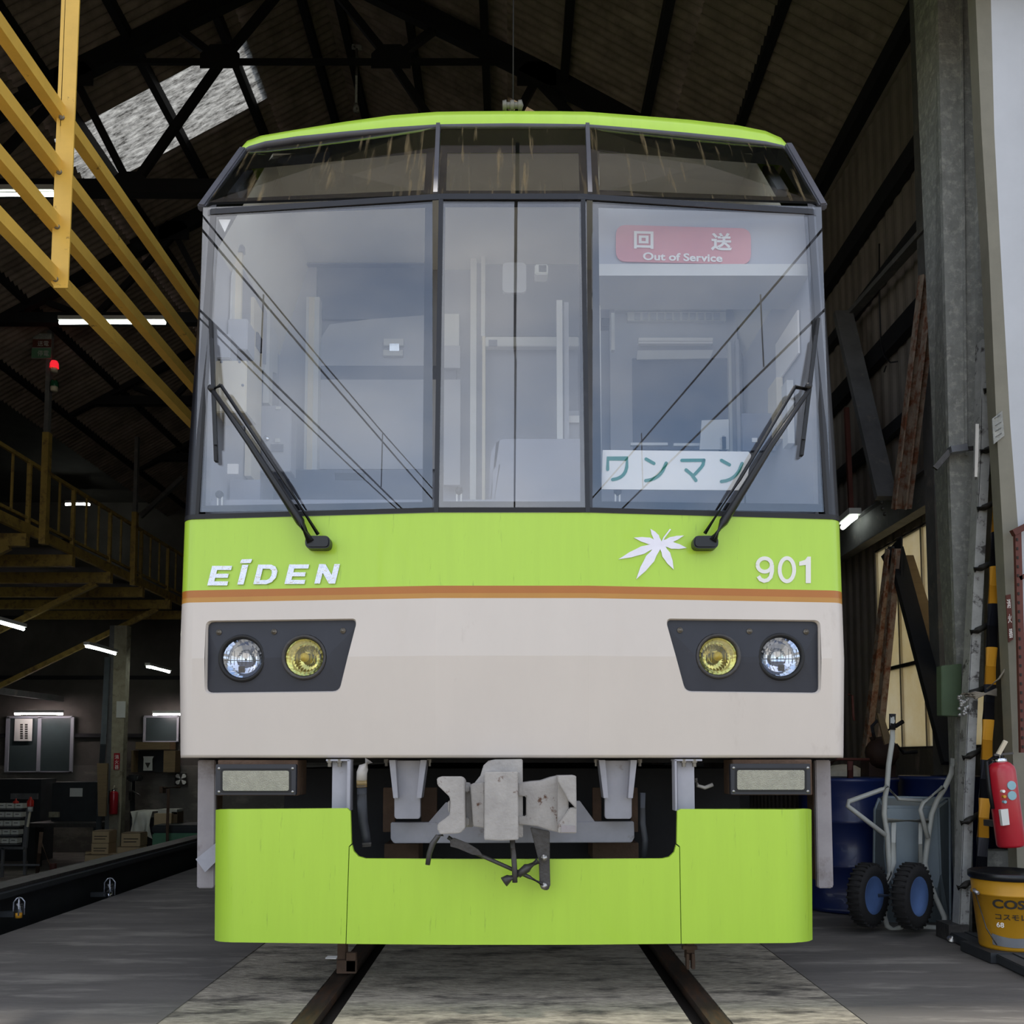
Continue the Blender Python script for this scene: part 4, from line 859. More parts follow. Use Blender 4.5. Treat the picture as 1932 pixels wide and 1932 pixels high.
MB().bar(at(1846, -40, YCOL+.02), at(1840, 1300, YCOL+.02), .04, .10, (0, 1, 0)).build('column_flange', 'column_grey', col)
cl = MB().bar(at(1764, 884, YCOL-.02), at(1792, 852, YCOL-.04), .022, .03).build('column_clamp', 'steel_dark', col)
MB().bar(at(1791, 850, YCOL-.05), at(1822, 846, YCOL-.05), .05, .035).build('clamp_block', 'alu', cl); MB().bar(at(1822, 847, YCOL-.05), at(1845, 845, YCOL-.05), .02, .02).build('clamp_bolt', 'steel_dark', cl)
gb = MB(); plate(gb, [(1776, 1256), (1815, 1252), (1814, 1352), (1777, 1350)], YCOL-.06, .06); g_ = single('notice_box', gb, 'green_box', 'pale green metal box fixed low on the doorway column', 'box', bev=.003)
# climbing post with step pegs
PT = [(1850, 640), (1846, 860), (1834, 1100), (1824, 1300), (1816, 1500), (1806, 1745)]
YLP = 4.72
lp = thing('climbing_post', at(1806, 1765, YLP), 'leaning spotted grey flat post with dark step pegs in the doorway', 'ladder')
m = MB()
for (x0, y0), (x1, y1) in zip(PT, PT[1:]): m.prism([at(x0+4, y0, YLP), at(x0+22, y0, YLP), at(x1+22, y1, YLP), at(x1+4, y1, YLP)], (0, .012, 0)); m.prism([at(x0+3, y0, YLP), at(x0+5, y0, YLP), at(x1+5, y1, YLP), at(x1+3, y1, YLP)], (0, .07, 0))
m.build('post_flat', 'post_grey', lp)
for y0, xa, xb in ((735, 1858, 1895), (850, 1851, 1890), (958, 1846, 1885), (1072, 1840, 1880), (1190, 1833, 1870), (1308, 1822, 1872), (1427, 1818, 1852), (1550, 1814, 1846), (1672, 1808, 1836)):
    MB().tube([at(xa-2, y0+3, YLP-.01), at(xa+10, y0, YLP-.02), at(xb, y0-14, YLP+.03)], [.016, .017, .013], 8).build('step_peg', 'rung_steel', lp)
MB().bar(at(1844, 800, YLP+.02), at(1842, 900, YLP+.02), .018, .004, (0, 1, 0)).build('white_tape', 'sign_white', lp)
MB().prism([at(1790, 1745, YLP-.02), at(1828, 1745, YLP-.02), at(1828, 1775, YLP-.02), at(1790, 1775, YLP-.02)], (0, .14, 0)).build('post_foot', 'steel_dark', lp)
# hazard pole
hzp = thing('hazard_pole', at(1850, 1660, 4.66), 'leaning yellow and black striped round pole tied beside the climbing post', 'pole')
ys = [930, 1005, 1070, 1140, 1222, 1292, 1358, 1434, 1506, 1580, 1652, 1664]
def hx_(y): return 1884+(y-930)*(1851-1884)/(1655-930)
for k in range(len(ys)-1):
    a, b = at(hx_(ys[k]), ys[k], 4.66), at(hx_(ys[k+1]), ys[k+1], 4.66)
    MB().tube([a, b], .028, 14).build('pole_band', 'hazard_yellow' if k % 2 == 0 else 'hazard_black', hzp)
MB().tube([at(hx_(930), 930, 4.66), at(1886, 870, 4.66)], .028, 14).build('pole_band', 'hazard_black', hzp)
m = MB(); 
for k in range(5): m.tube([at(1814+4*k, 1310+random.uniform(-3, 6), 4.6), at(1840, 1306+3*k, 4.61), at(1880, 1312-k*3, 4.62)], .005, 6)
m.tube([at(1862, 1300, 4.6), at(1885, 1280, 4.58), at(1905, 1250, 4.55)], .005, 6); single('tie_rope', m, 'rope', 'frayed grey rope tying the hazard pole to the climbing post', 'rope')
m = MB()
for k in range(26): p = at(1822+random.uniform(-9, 9), 1316+k*1.4, 4.63); m.lathe(p+Vector((-.012, 0, 0)), (random.uniform(-1, 1), random.uniform(-.5, .5), 1), [(0, .004), (.004, .009), (.012, .009), (.016, .004)], 6)
single('hanging_chain', m, 'chain', 'short bundle of bright chain hanging on a step peg', 'chain')
# sliding door post at the frame edge
YD = 4.52
dr = thing('door_1', at(1905, 1700, YD), 'pale grey sliding door leaf with a dull olive edge at the shed mouth', 'door', kind='structure')
m = MB(); m.prism([at(x, y, YD) for x, y in ((1868, -60), (2300, -60), (2300, 1800), (1944, 1800), (1930, 1350), (1922, 1010), (1906, 800), (1888, 480), (1876, 250))], (0, .05, 0)); m.build('door_leaf', 'door_white', dr)
m = MB(); a = [at(x, y, YD) for x, y in ((1868, -60), (1876, 250), (1888, 480), (1906, 800), (1922, 1010), (1930, 1350), (1944, 1800))]; b = [at(x, y, YD+.0) for x, y in ((1838, -60), (1852, 250), (1866, 480), (1880, 800), (1892, 1010), (1908, 1350), (1926, 1800))]
m.add(a+b+[p+Vector((0, .08, 0)) for p in b], [(i, i+1, 8+i, 7+i) for i in range(6)]+[(7+i, 8+i, 15+i, 14+i) for i in range(6)]); m.build('door_edge', 'door_edge', dr)
dp = MB(); plate(dp, [(1872, 790), (1891, 775), (1895, 822), (1875, 838)], YD-.01, .008); dpo = dp.build('door_plate', 'column_grey', dr); 
for k, (y0, x0) in enumerate(((790, 1876), (803, 1878), (814, 1878), (824, 1879))): MB().bar(at(x0, y0, YD-.012), at(x0+11, y0-7, YD-.012), .002, .004 if k else .009, (0, 1, 0)).build('plate_print', 'steel_dark', dpo)
rs = MB(); plate(rs, [(1898, 1123), (1907, 1121), (1912, 1206), (1903, 1212)], YD-.012, .006); rp = rs.build('red_sign_plate', 'red_rust', dr); rp['label'] = 'narrow red plate with white characters'
for k, ch in enumerate('消火器'): text('plate_character', ch, (at(1900+k*2, 1148+k*28, YD-.012), at(1907+k*2, 1147+k*28, YD-.012), at(1899+k*2, 1131+k*28, YD-.012)), 'sign_white', rp, .01)
fr_ = thing('perforated_frame', at(1922, 1420, YD-.06), 'rust red slotted angle frame leaning at the pale door leaf', 'frame')
MB().bar(at(1919, 1000, YD-.06), at(1930, 1420, YD-.06), .03, .02, (0, 1, 0)).build('slotted_upright', 'red_rust', fr_); MB().bar(at(1910, 1006, YD-.06), at(1990, 965, YD-.06), .03, .03).build('top_bar', 'red_rust', fr_); MB().bar(at(1922, 1092, YD-.06), at(1990, 1060, YD-.06), .02, .02).build('cross_bar', 'red_rust', fr_)
for k in range(24): p = at(1919+k*.46, 1018+k*17, YD-.072); MB().box(p-Vector((.004, .002, .007)), p+Vector((.004, .002, .007))).build('slot', 'print_dark', fr_)
# extinguisher builder
def extinguisher(base, h, r, label, ax=(0, 0, 1), detail=True):
    e = thing('fire_extinguisher', base, label, 'extinguisher'); b = Vector(base); A = Vector(ax).normalized()
    MB().lathe(b, A, [(0, .0005), (0, r*.92), (.01, r), (h*.80, r), (h*.84, r*.93), (h*.88, r*.7), (h*.90, r*.45), (h*.91, .0005)], 24).build('cylinder_body', 'red_paint', e)
    MB().lathe(b+A*h*.885, A, [(0, r*.5), (0, r*.52), (h*.05, r*.5), (h*.05, r*.3), (h*.09, r*.25), (h*.09, .0005)], 14).build('valve_collar', 'chrome', e)
    MB().bar(b+A*h*.97+Vector((-.01, -.01, 0)), b+A*h*1.12+Vector((.02, -.04, 0)), .018, .012, (0, 1, 0)).build('lever_handle', 'cab_cream', e); MB().bar(b+A*h*.97+Vector((-.03, -.01, 0)), b+A*h*.99+Vector((.06, -.01, 0)), .016, .01).build('carry_handle', 'steel_dark', e)
    MB().tube([b+A*h*.95+Vector((-.02, 0, 0)), b+A*h*.9+Vector((-r*1.1, -.01, 0)), b+A*h*.6+Vector((-r*1.15, -.01, 0)), b+A*h*.4+Vector((-r*1.08, -.01, 0))], .009, 8).build('hose', 'rubber', e)
    return e
eb = at(1908, 1597, 4.36); ex = extinguisher(eb, .44, .062, 'bright red fire extinguisher with round pale stickers hung at the doorway', (-.10, 0, 1))
def onext(px, py, rx, ry, mt, nm):
    m = MB(); c_ = at(px, py, 4.36-.066); m.prism([c_+Vector((rx*math.cos(a*math.pi/8), 0, ry*math.sin(a*math.pi/8))) for a in range(16)], (0, .02, 0)); return m.build(nm, mt, ex)
mat('sticker_blue', '#8fb9c4', .4); onext(1909, 1482, .02, .021, 'sticker_blue', 'round_sticker'); onext(1910, 1501, .02, .021, 'sticker_blue', 'round_sticker')
onext(1894, 1493, .007, .007, 'sign_white', 'class_mark'); onext(1896, 1503, .007, .007, 'hazard_yellow', 'class_mark'); onext(1897, 1513, .007, .007, 'sticker_blue', 'class_mark')
m = MB(); plate(m, [(1888, 1528), (1902, 1526), (1905, 1556), (1892, 1558)], 4.36-.064, .02); m.build('paper_label', 'paper', ex)
m = MB(); m.bar(eb+Vector((-.03, .07, .1)), eb+Vector((-.03, .16, .1)), .03, .03); single('extinguisher_bracket', m, 'steel_dark', 'dark bracket strap holding the red extinguisher with pale stickers', 'bracket')
# pail
pb = at(1905, 1785, 4.33); pb.z = .045; pl_ = thing('lubricant_pail', pb, 'yellow lubricant pail with black lid ring standing by the door track', 'pail')
H = .345; MB().lathe(pb, (0, 0, 1), [(0, .0005), (0, .125), (.01, .128), (H*.70, .149), (H*.705, .156), (H*.73, .156), (H*.74, .150), (H*.93, .156), (H*.93, .0005)], 40).build('pail_body', 'pail_yellow', pl_)
MB().lathe(pb, (0, 0, 1), [(H*.90, .158), (H*.92, .166), (H*.985, .166), (H, .16), (H*.97, .15), (H*.95, .0005)], 40).build('lid_ring', 'pail_black', pl_)
def wrap(name, s, x0, x1, z0, z1, mt, bold):
    vs, fs = textmesh(s, bold)
    if not vs: return
    a, b = min(v.x for v in vs), max(v.x for v in vs); c_, d_ = min(v.y for v in vs), max(v.y for v in vs); m = MB(); out = []
    for v in vs:
        an = x0+(x1-x0)*(v.x-a)/(b-a); z = z0+(z1-z0)*(v.y-c_)/(d_-c_); r = .129+(.155-.129)*z/(H*.93)+.004; out.append(pb+Vector((r*math.sin(an), -r*math.cos(an), z)))
    m.add(out, fs); m.build(name, mt, pl_)
wrap('pail_lettering', 'COSMO', -.92, .70, .190, .230, 'print_dark', .03); wrap('pail_lettering', 'コスモレシプロ', -.86, .75, .14, .168, 'print_dark', .015); wrap('pail_lettering', '68', -.84, -.62, .105, .128, 'sign_white', .015)
m = MB(); rows = []
for z0, z1 in ((.015, .075),):
    A0 = [(-1.02+1.6*k/16) for k in range(17)]
    rows = [[pb+Vector(((.1305+.03*zz/H)*math.sin(a), -(.1305+.03*zz/H)*math.cos(a), zz)) for a in A0 for zz in [lo(a)]] for lo in ((lambda a: .02-.012*math.cos((a+.3)*1.4)+.01), (lambda a: .085-.035*math.cos((a+.3)*1.3)+.01))]
m.grid(rows); m.build('silver_label', 'silver_label', pl_)
MB().tube([pb+Vector((-.158, -.01, .26)), pb+Vector((-.172, -.04, .258)), pb+Vector((-.165, -.06, .25))], .008, 8).build('handle_lug', 'alu', pl_)
MB().tube([pb+Vector((-.165, -.03, .25)), pb+Vector((-.15, -.09, .10)), pb+Vector((-.12, -.12, .03))], .003, 6).build('wire_handle', 'steel_dark', pl_)
# door track on the floor
tg = thing('door_track', (2.6, 4.5, 0), 'black steel door guide track on the floor under the yellow pail', 'track')
A1, B1 = gr(1795, 1765), gr(1985, 1855)
MB().bar(A1+Vector((0, 0, .02)), B1+Vector((0, 0, .02)), .12, .04).build('track_bar', 'machine_dark', tg, .004); MB().bar(A1+Vector((.03, .09, .02)), B1+Vector((.03, .09, .02)), .02, .05).build('track_lip', 'machine_dark', tg)
MB().box(pb+Vector((-.16, -.14, -.045)), pb+Vector((.3, .14, 0))).build('track_pad', 'machine_dark', tg)
MB().lathe(at(1796, 1772, 4.68), (0, -.6, 1), [(0, .025), (.01, .02), (.012, .008), (.02, .008), (.02, .0005)], 10).build('anchor_bolt', 'screw', tg)
# grey can behind the pail
m = MB(); p = at(1895, 1660, 4.85); p.z = 0; m.lathe(p, (0, 0, 1), [(0, .0005), (0, .12), (.40, .12), (.40, .115), (.43, .115), (.43, .0005)], 24); single('grey_can', m, 'column_grey', 'grey can with black rim hidden behind the yellow pail', 'can')
# drums
def drum(base, r, h, label):
    d = thing('oil_drum', base, label, 'drum', 'blue oil drums behind the wheelbarrow')
    MB().lathe(base, (0, 0, 1), [(0, .0005), (0, r), (.02, r+.008), (.03, r), (h*.33, r), (h*.345, r+.012), (h*.36, r), (h*.66, r), (h*.675, r+.012), (h*.69, r), (h-.03, r), (h-.02, r+.008), (h, r+.006), (h-.012, r-.01), (h-.02, .0005)], 40).build('drum_shell', 'drum_blue', d)
    MB().lathe(Vector(base)+Vector((r*.6, 0, h-.02)), (0, 0, 1), [(0, .03), (.015, .03), (.015, .0005)], 12).build('drum_bung', 'screw', d)
drum((2.07, 5.75, 0), .29, .79, 'dark blue steel oil drum behind the barrow wheels'); drum((2.66, 5.70, 0), .27, .80, 'dark blue steel oil drum behind the upended barrow tray')
# wheelbarrow standing on end
YW = 5.0
wbw = thing('wheelbarrow', gr(1700, 1752), 'upended two-wheeled grey wheelbarrow leaning on the blue drums', 'wheelbarrow')
cw = q(1540, 1300, 3.513)
def Wp(x, y, Y): return at(*cw(x, y), Y)
# tray: dished pan, underside towards the viewer
o_t = [(420, 725), (440, 718), (880, 722), (888, 1580), (860, 1595), (450, 1590), (405, 1400), (385, 1150), (390, 800)]
i_t = [(455, 790), (475, 775), (790, 778), (815, 800), (830, 1230), (800, 1330), (500, 1330), (470, 1250), (450, 1100)]
A_ = [Wp(x, y, YW+.27) for x, y in o_t]; B_ = [Wp(x, y, YW+.10) for x, y in i_t]
m = MB(); n = 9; m.add(A_+B_, [(i, (i+1) % n, n+(i+1) % n, n+i) for i in range(n)]+[tuple(range(n, 2*n))], False); tr_ = m.build('tray', 'barrow_grey', wbw, .012)
MB().tube(A_+[A_[0]], .010, 8).build('tray_rim', 'barrow_grey', tr_)
YH = YW+.02
def tb(name, pts, r=.014, Y=YH, mt='barrow_frame'): return MB().tube([Wp(x, y, Y+(dz[0] if dz else 0)) for x, y, *dz in pts], r, 10).build(name, mt, wbw)
tb('handle_tube', [(505, 170), (505, 330), (480, 500), (470, 640), (455, 720), (450, 830), (470, 960), (485, 1200), (490, 1230), (455, 1300), (450, 1500), (470, 1570), (510, 1600), (560, 1580), (580, 1545, .05)])
tb('handle_tube', [(905, 460), (895, 560), (850, 660), (800, 740), (765, 830), (745, 960), (720, 1150), (740, 1250), (790, 1380), (850, 1510), (850, 1560), (820, 1585), (660, 1575, .05)])
MB().tube([Wp(505, 165, YH), Wp(504, 270, YH)], .018, 10).build('grip', 'rubber', wbw)
tb('brace_tube', [(470, 640), (440, 665), (215, 745), (208, 775), (240, 800), (460, 970)], .013, YH-.03); tb('brace_tube', [(460, 640), (545, 730), (700, 740)], .010, YH+.04)
tb('brace_tube', [(840, 650), (710, 755), (690, 800), (740, 990)], .012, YH-.03); tb('cross_tube', [(470, 870), (740, 875)], .014, YH-.01)
tb('strut_tube', [(512, 885), (512, 1150), (490, 1220), (455, 1290)], .014); tb('strut_tube', [(690, 885), (690, 1170)], .012)
def wheel(c_, R, ax):
    w_ = MB().lathe(c_, ax, [(-.035, R*.60), (-.042, R*.72), (-.04, R*.88), (-.022, R*.985), (0, R), (.022, R*.985), (.04, R*.88), (.042, R*.72), (.035, R*.60)], 36).build('tyre', 'tyre', wbw)
    MB().lathe(c_, ax, [(-.03, R*.62), (-.036, R*.60), (-.015, R*.5), (-.012, R*.22), (-.03, R*.18), (-.04, R*.08), (-.04, .0005)], 28).build('wheel_rim', 'rim_blue', w_)
    MB().lathe(c_, ax, [(.03, R*.62), (.036, R*.60), (.015, R*.5), (.012, .0005)], 24).build('wheel_disc', 'rim_blue', w_)
    m = MB(); d, a_, b_ = frame(ax)
    for k in range(32):
        an = 2*math.pi*k/32; rad = a_*math.cos(an)+b_*math.sin(an); t_ = d.cross(rad); m.bar(Vector(c_)+rad*(R-.004)-d*.035, Vector(c_)+rad*(R-.004)+d*.035, .010, .012, rad)
    m.build('tyre_tread', 'tyre', w_)
c1, c2 = at(1638, 1688, YW-.06), at(1722, 1690, YW-.16); ax = (c2-c1)+Vector((0, -.12, 0)); ax = Vector((.62, -.70, 0))
wheel(c1, .165, -ax if ax.y > 0 else ax); wheel(c2, .168, ax)
MB().tube([c1+Vector((.04, -.03, 0)), c2], .010, 8).build('axle', 'screw', wbw)
# clutter behind the drums
cb_ = thing('hoist_block', at(1660, 1465, 6.2), 'dark chain hoist with coiled hooks piled behind the drums', 'hoist')
m = MB(); m.lathe(at(1665, 1420, 6.2), (0, -1, 0), [(-.08, .0005), (-.08, .09), (0, .11), (.08, .08), (.09, .0005)], 16); m.build('hoist_body', 'blade_brown', cb_)
MB().tube([at(x, y, 6.2) for x, y in ((1650, 1395), (1645, 1370), (1655, 1360), (1666, 1366), (1668, 1385))], .012, 8).build('hoist_hook', 'under_dark', cb_)
MB().tube([at(x, y, 6.2) for x, y in ((1645, 1390), (1655, 1420), (1662, 1440), (1680, 1450))], .02, 8).build('hoist_chain', 'blade_brown', cb_)
MB().tube([at(x, y, 6.2) for x, y in ((1670, 1380), (1690, 1370), (1704, 1361))], .014, 8).build('hoist_lever', 'under_dark', cb_); MB().tube([at(x, y, 6.2) for x, y in ((1690, 1405), (1705, 1420), (1730, 1418))], .014, 8).build('hoist_arm', 'under_dark', cb_)
m = MB(); m.prism([at(x, y, 6.2) for x, y in ((1640, 1430), (1690, 1430), (1690, 1660), (1636, 1660))], (0, .15, 0)); m.build('hoist_base', 'blade_brown', cb_)
m = MB(); n=10
sk_ = at(1592, 1468, 6.65); m.lathe(sk_, (0, 0, 1), [(-sk_.z, .0005), (-sk_.z, .18), (-.4, .2), (0, .19), (.05, .15), (.09, .08), (.10, .0005)], 12, False); single('white_sack', m, 'sack_white', 'crumpled pale sack behind the blue drums by the train side', 'sack')
m = MB(); m.prism([at(x, y, 5.95) for x, y in ((1655, 1345), (1667, 1350), (1683, 1400), (1670, 1405))], (0, .02, 0)); single('timber_offcut', m, 'plywood', 'short pale timber offcut sticking up behind the chain hoist', 'timber')
m = MB(); m.tube([at(x, y, 5.9) for x, y in ((1600, 1310), (1608, 1312), (1610, 1350), (1612, 1360))], .008, 6); m.tube([at(1568, 1440, 5.9), at(1580, 1432, 5.9), at(1640, 1433, 5.9)], .01, 6); m.tube([at(1604, 1436, 5.9), at(1604, 1470, 5.9)], .02, 6)
single('bent_rod', m, 'red_rust', 'thin bent rods standing behind the drums beside the train', 'rod')
# fluorescent tube on the side wall, glimpsed past the train
def tube_light(a, b, label, mt='tube_cool', up=(0, 0, 1), grp=None):
    a, b = Vector(a), Vector(b); t = thing('fluorescent_light', (a+b)/2, label, 'light', grp)
    MB().tube([a, b], .022, 8).build('tube', mt, t); u = Vector((0, 0, .05)); MB().bar(a+u, b+u, .10, .05).build('batten', 'cab_light', t)
    return t
tube_light(atX(1590, 995, XI-.1), atX(1614, 975, XI-.1), 'fluorescent tube on the side wall girt close beside the train', 'tube_dim')
# loose cord hanging on the side wall
m = MB(); m.tube([atX(x, y, XR-.1) for x, y in ((1659, 460), (1659, 560), (1662, 650), (1668, 672), (1680, 684), (1693, 682))], .006, 6); m.tube([atX(1672, 690, XR-.1), atX(1668, 702, XR-.1)], .005, 6); single('loose_cord', m, 'wire', 'thin loose cord dangling down the ribbed side wall', 'cord')

# ------------------------------------------------------------------ LEFT SIDE THINGS
# yellow barrier: hanging angle post and four rails parallel to the track
XY = -2.0
gb_ = thing('safety_barrier', (XY, 4.2, 2.9), 'yellow steel safety barrier of four long rails on a hanging angle post', 'barrier')
m = MB()
a = [(122, -330), (95, 535)]; top, bot = atX(128, -60, XY), atX(104, 538, XY)
Yp = bot.y
m.prism([at(118, -60, Yp), at(126, -60, Yp), at(103, 543, Yp), at(95, 530, Yp)], (0, .02, 0)); m.prism([at(125, -60, Yp), at(152, -60, Yp), at(128, 543, Yp), at(101, 543, Yp)], (0, .008, 0))
m.prism([at(125, -60, Yp), at(152, -60, Yp), at(151, -30, Yp)+Vector((0, 0, 1.6)), at(124, -30, Yp)+Vector((0, 0, 1.6))], (0, .008, 0))
m.build('hanging_post', 'yellow_steel', gb_)
for yy, xb in ((527, 105), (428, 108), (325, 112), (222, 117)):
    p = at(xb, yy, Yp+.04); z = p.z; x = p.x
    MB().box((x-.02, 2.9, z-.03), (x+.03, 9.0, z+.03)).build('barrier_rail', 'yellow_steel', gb_)
    MB().lathe(at(xb, yy, Yp-.0), (0, -1, 0), [(0, .013), (.008, .013), (.008, .007), (.018, .007), (.018, .0005)], 8).build('bolt', 'bolt', gb_)
# gallery with railing
XG, ZG, ZH = -6.5, 3.98, 4.89
gal = thing('workshop_gallery', (XG, 15, ZG), 'old yellow steel gallery with baluster railing along the workshop', 'gallery')
MB().box((XG-3.5, 10.5, ZG-.02), (XG-.02, YB, ZG+.02)).build('gallery_deck', 'machine_dark', gal); MB().box((XG-.03, 10.5, ZG-.08), (XG+.03, YB, ZG+.06)).build('edge_channel', 'yellow_old', gal)
MB().box((XG-.02, 10.5, ZH-.025), (XG+.02, YB, ZH+.025)).build('handrail', 'yellow_old', gal); MB().box((XG-.02, 10.5, ZG+.12), (XG+.01, YB, ZG+.16)).build('bottom_rail', 'yellow_old', gal)
y = 11.0; k = 0
while y < YB-.2:
    w_ = .05 if k % 3 == 0 else .026; z0 = ZG-.12 if k % 3 == 0 else ZG+.12
    MB().box((XG-w_/2, y-w_/2, z0), (XG+w_/2, y+w_/2, ZH)).build('baluster', 'yellow_old', gal); y += .42; k += 1
for y in (10.9, 12.2, 13.5, 14.8, 16.1, 17.4, 18.7): MB().box((XG-3.4, y-.05, ZG-.26), (XG+.04, y+.05, ZG-.09)).build('deck_joist', 'yellow_old', gal)
for y in (12.2, 14.8, 17.4): MB().bar((XG-.2, y, ZG-.26), (XG-3.2, y, ZG-1.75), .07, .09).build('gallery_brace', 'yellow_old', gal)
for z in (ZG-1.8,): MB().box((XG-3.3, 10.5, z-.06), (XG-3.18, YB, z+.06)).build('bearer', 'beam_grey', gal)
for y in (11.2, 12.5, 13.8, 15.1, 16.4): MB().bar((XG-3.24, y, ZG-1.8), (XG-3.24, y+.65, ZG-.3), .05, .05).build('bearer_web', 'beam_grey', gal)
MB().box((XG-3.4, 10.5, ZH-.1), (XG-3.36, YB, ZH-.06)).build('rear_rail', 'yellow_old', gal)
# tall gallery posts with the power signal
pA = atX(88, 800, XG+.06); pB = atX(256, 900, XG+.06)
sp = thing('signal_post', (XG+.06, pA.y, ZG-.1), 'slim tall post on the gallery edge carrying the power signal lamps', 'post')
MB().box((XG+.03, pA.y-.05, ZG-.15), (XG+.12, pA.y+.05, ZH+.5)).build('post_lower', 'yellow_old', sp); MB().box((XG+.04, pA.y-.04, ZH+.5), (XG+.10, pA.y+.04, 7.0)).build('post_upper', 'beam_grey', sp)
for yy, mt in ((690, 'lamp_red'), (726, 'lamp_green')):
    c_ = at(102, yy+12, pA.y-.03); b_ = MB().lathe(c_, (0, 0, 1), [(0, .0005), (0, .045), (.06, .05), (.06, .0005)], 16).build('lamp_socket', 'cab_cream', sp)
    MB().lathe(c_+Vector((0, 0, .06)), (0, 0, 1), [(0, .058), (.06, .056), (.095, .04), (.11, .0005)], 16).build('lamp_dome', mt, b_)
sgn = thing('power_signal_board', at(80, 675, pA.y-.06), 'small red and green notice board by the signal lamps', 'sign board')
sb = MB(); plate(sb, [(63, 629), (97, 629), (96, 676), (59, 676)], pA.y-.06, .02); sb.build('board', 'column_grey', sgn)
m = MB(); plate(m, [(62, 640), (97, 640), (96, 655), (61, 655)], pA.y-.065, .006); m.build('red_field', 'red_rust', sgn); m = MB(); plate(m, [(60, 657), (96, 657), (96, 675), (59, 675)], pA.y-.065, .006); m.build('green_field', 'bin_green', sgn)
text('board_characters', '送電', (at(71, 653, pA.y-.07), at(92, 653, pA.y-.07), at(71, 643, pA.y-.07)), 'paper', sgn); text('board_characters', '停電', (at(71, 672, pA.y-.07), at(92, 672, pA.y-.07), at(71, 661, pA.y-.07)), 'paper', sgn)
gp = thing('gallery_post', (XG+.06, pB.y, ZG-.1), 'slim dark post on the gallery edge far along the railing', 'post'); MB().box((XG+.03, pB.y-.05, ZG-.15), (XG+.11, pB.y+.05, ZH+.2)).build('post_lower', 'yellow_old', gp); MB().box((XG+.04, pB.y-.04, ZH+.2), (XG+.10, pB.y+.04, 6.4)).build('post_upper', 'beam_grey', gp)
# bracing in the dark above the gallery
br = thing('wall_bracing', (XG-1, 17, ZH), 'dull diagonal steel bracing above the gallery', 'brace')
MB().bar(at(130, 870, 17.6), at(245, 775, 17.6), .14, .12).build('brace_member', 'beam_grey', br); MB().bar(at(0, 690, 15), at(92, 610, 15), .10, .10).build('brace_member', 'post_grey', br); MB().bar(at(265, 975, 18), at(345, 900, 18), .08, .08).build('brace_member', 'beam_grey', br)
# machine on the gallery
gm = thing('yellow_winch', at(100, 1000, 14), 'small yellow winch lying on the gallery behind the balusters', 'winch')
Yw = 14.2; a = at(82, 1005, Yw); zb = ZG+.02; MB().box((a.x-.1, Yw, zb), (a.x+.35, Yw+.3, zb+.22)).build('winch_case', 'machine_yellow', gm, .02); MB().cyl((a.x-.05, Yw+.15, zb+.28), (a.x+.3, Yw+.15, zb+.28), .08).build('winch_drum', 'machine_dark', gm)
# lights
Z1 = 2.75; XT = -6.9
grpl = 'fluorescent lights under the gallery'
def TL(px0, py0, px1, py1, X): return atX(px0, py0, X), atX(px1, py1, X)
for a, b, n_ in (((-40, 1165), (44, 1187), 'fluorescent light under the gallery hung beside the bearer'), ((163, 1219), (217, 1234), 'fluorescent light under the gallery close to the concrete post'), ((278, 1257), (319, 1269), 'fluorescent light under the gallery nearest the train side')):
    p, q_ = TL(*a, *b, XT); p.z = q_.z = (p.z+q_.z)/2; tube_light(p, q_, n_, 'tube_cool', grp=grpl)
def hl(px0, px1, py, Y, lab, mt='tube_cool'):
    p, q_ = at(px0, py, Y), at(px1, py, Y); return tube_light(p, q_, lab, mt)
hl(-60, 104, 367, 8.95, 'twin fluorescent light under the truss behind the yellow barrier', 'tube_mid'); hl(112, 312, 609, 11.6, 'long fluorescent light below the truss near the signal board', 'tube_mid'); hl(28, 118, 1347, YB-.5, 'pinkish fluorescent light above the poster window', 'tube_warm'); hl(289, 345, 1348, YB-.5, 'pinkish fluorescent light above the plywood shelf window', 'tube_warm'); hl(124, 169, 952, 18.5, 'small fluorescent light on the gallery wall behind the balusters')
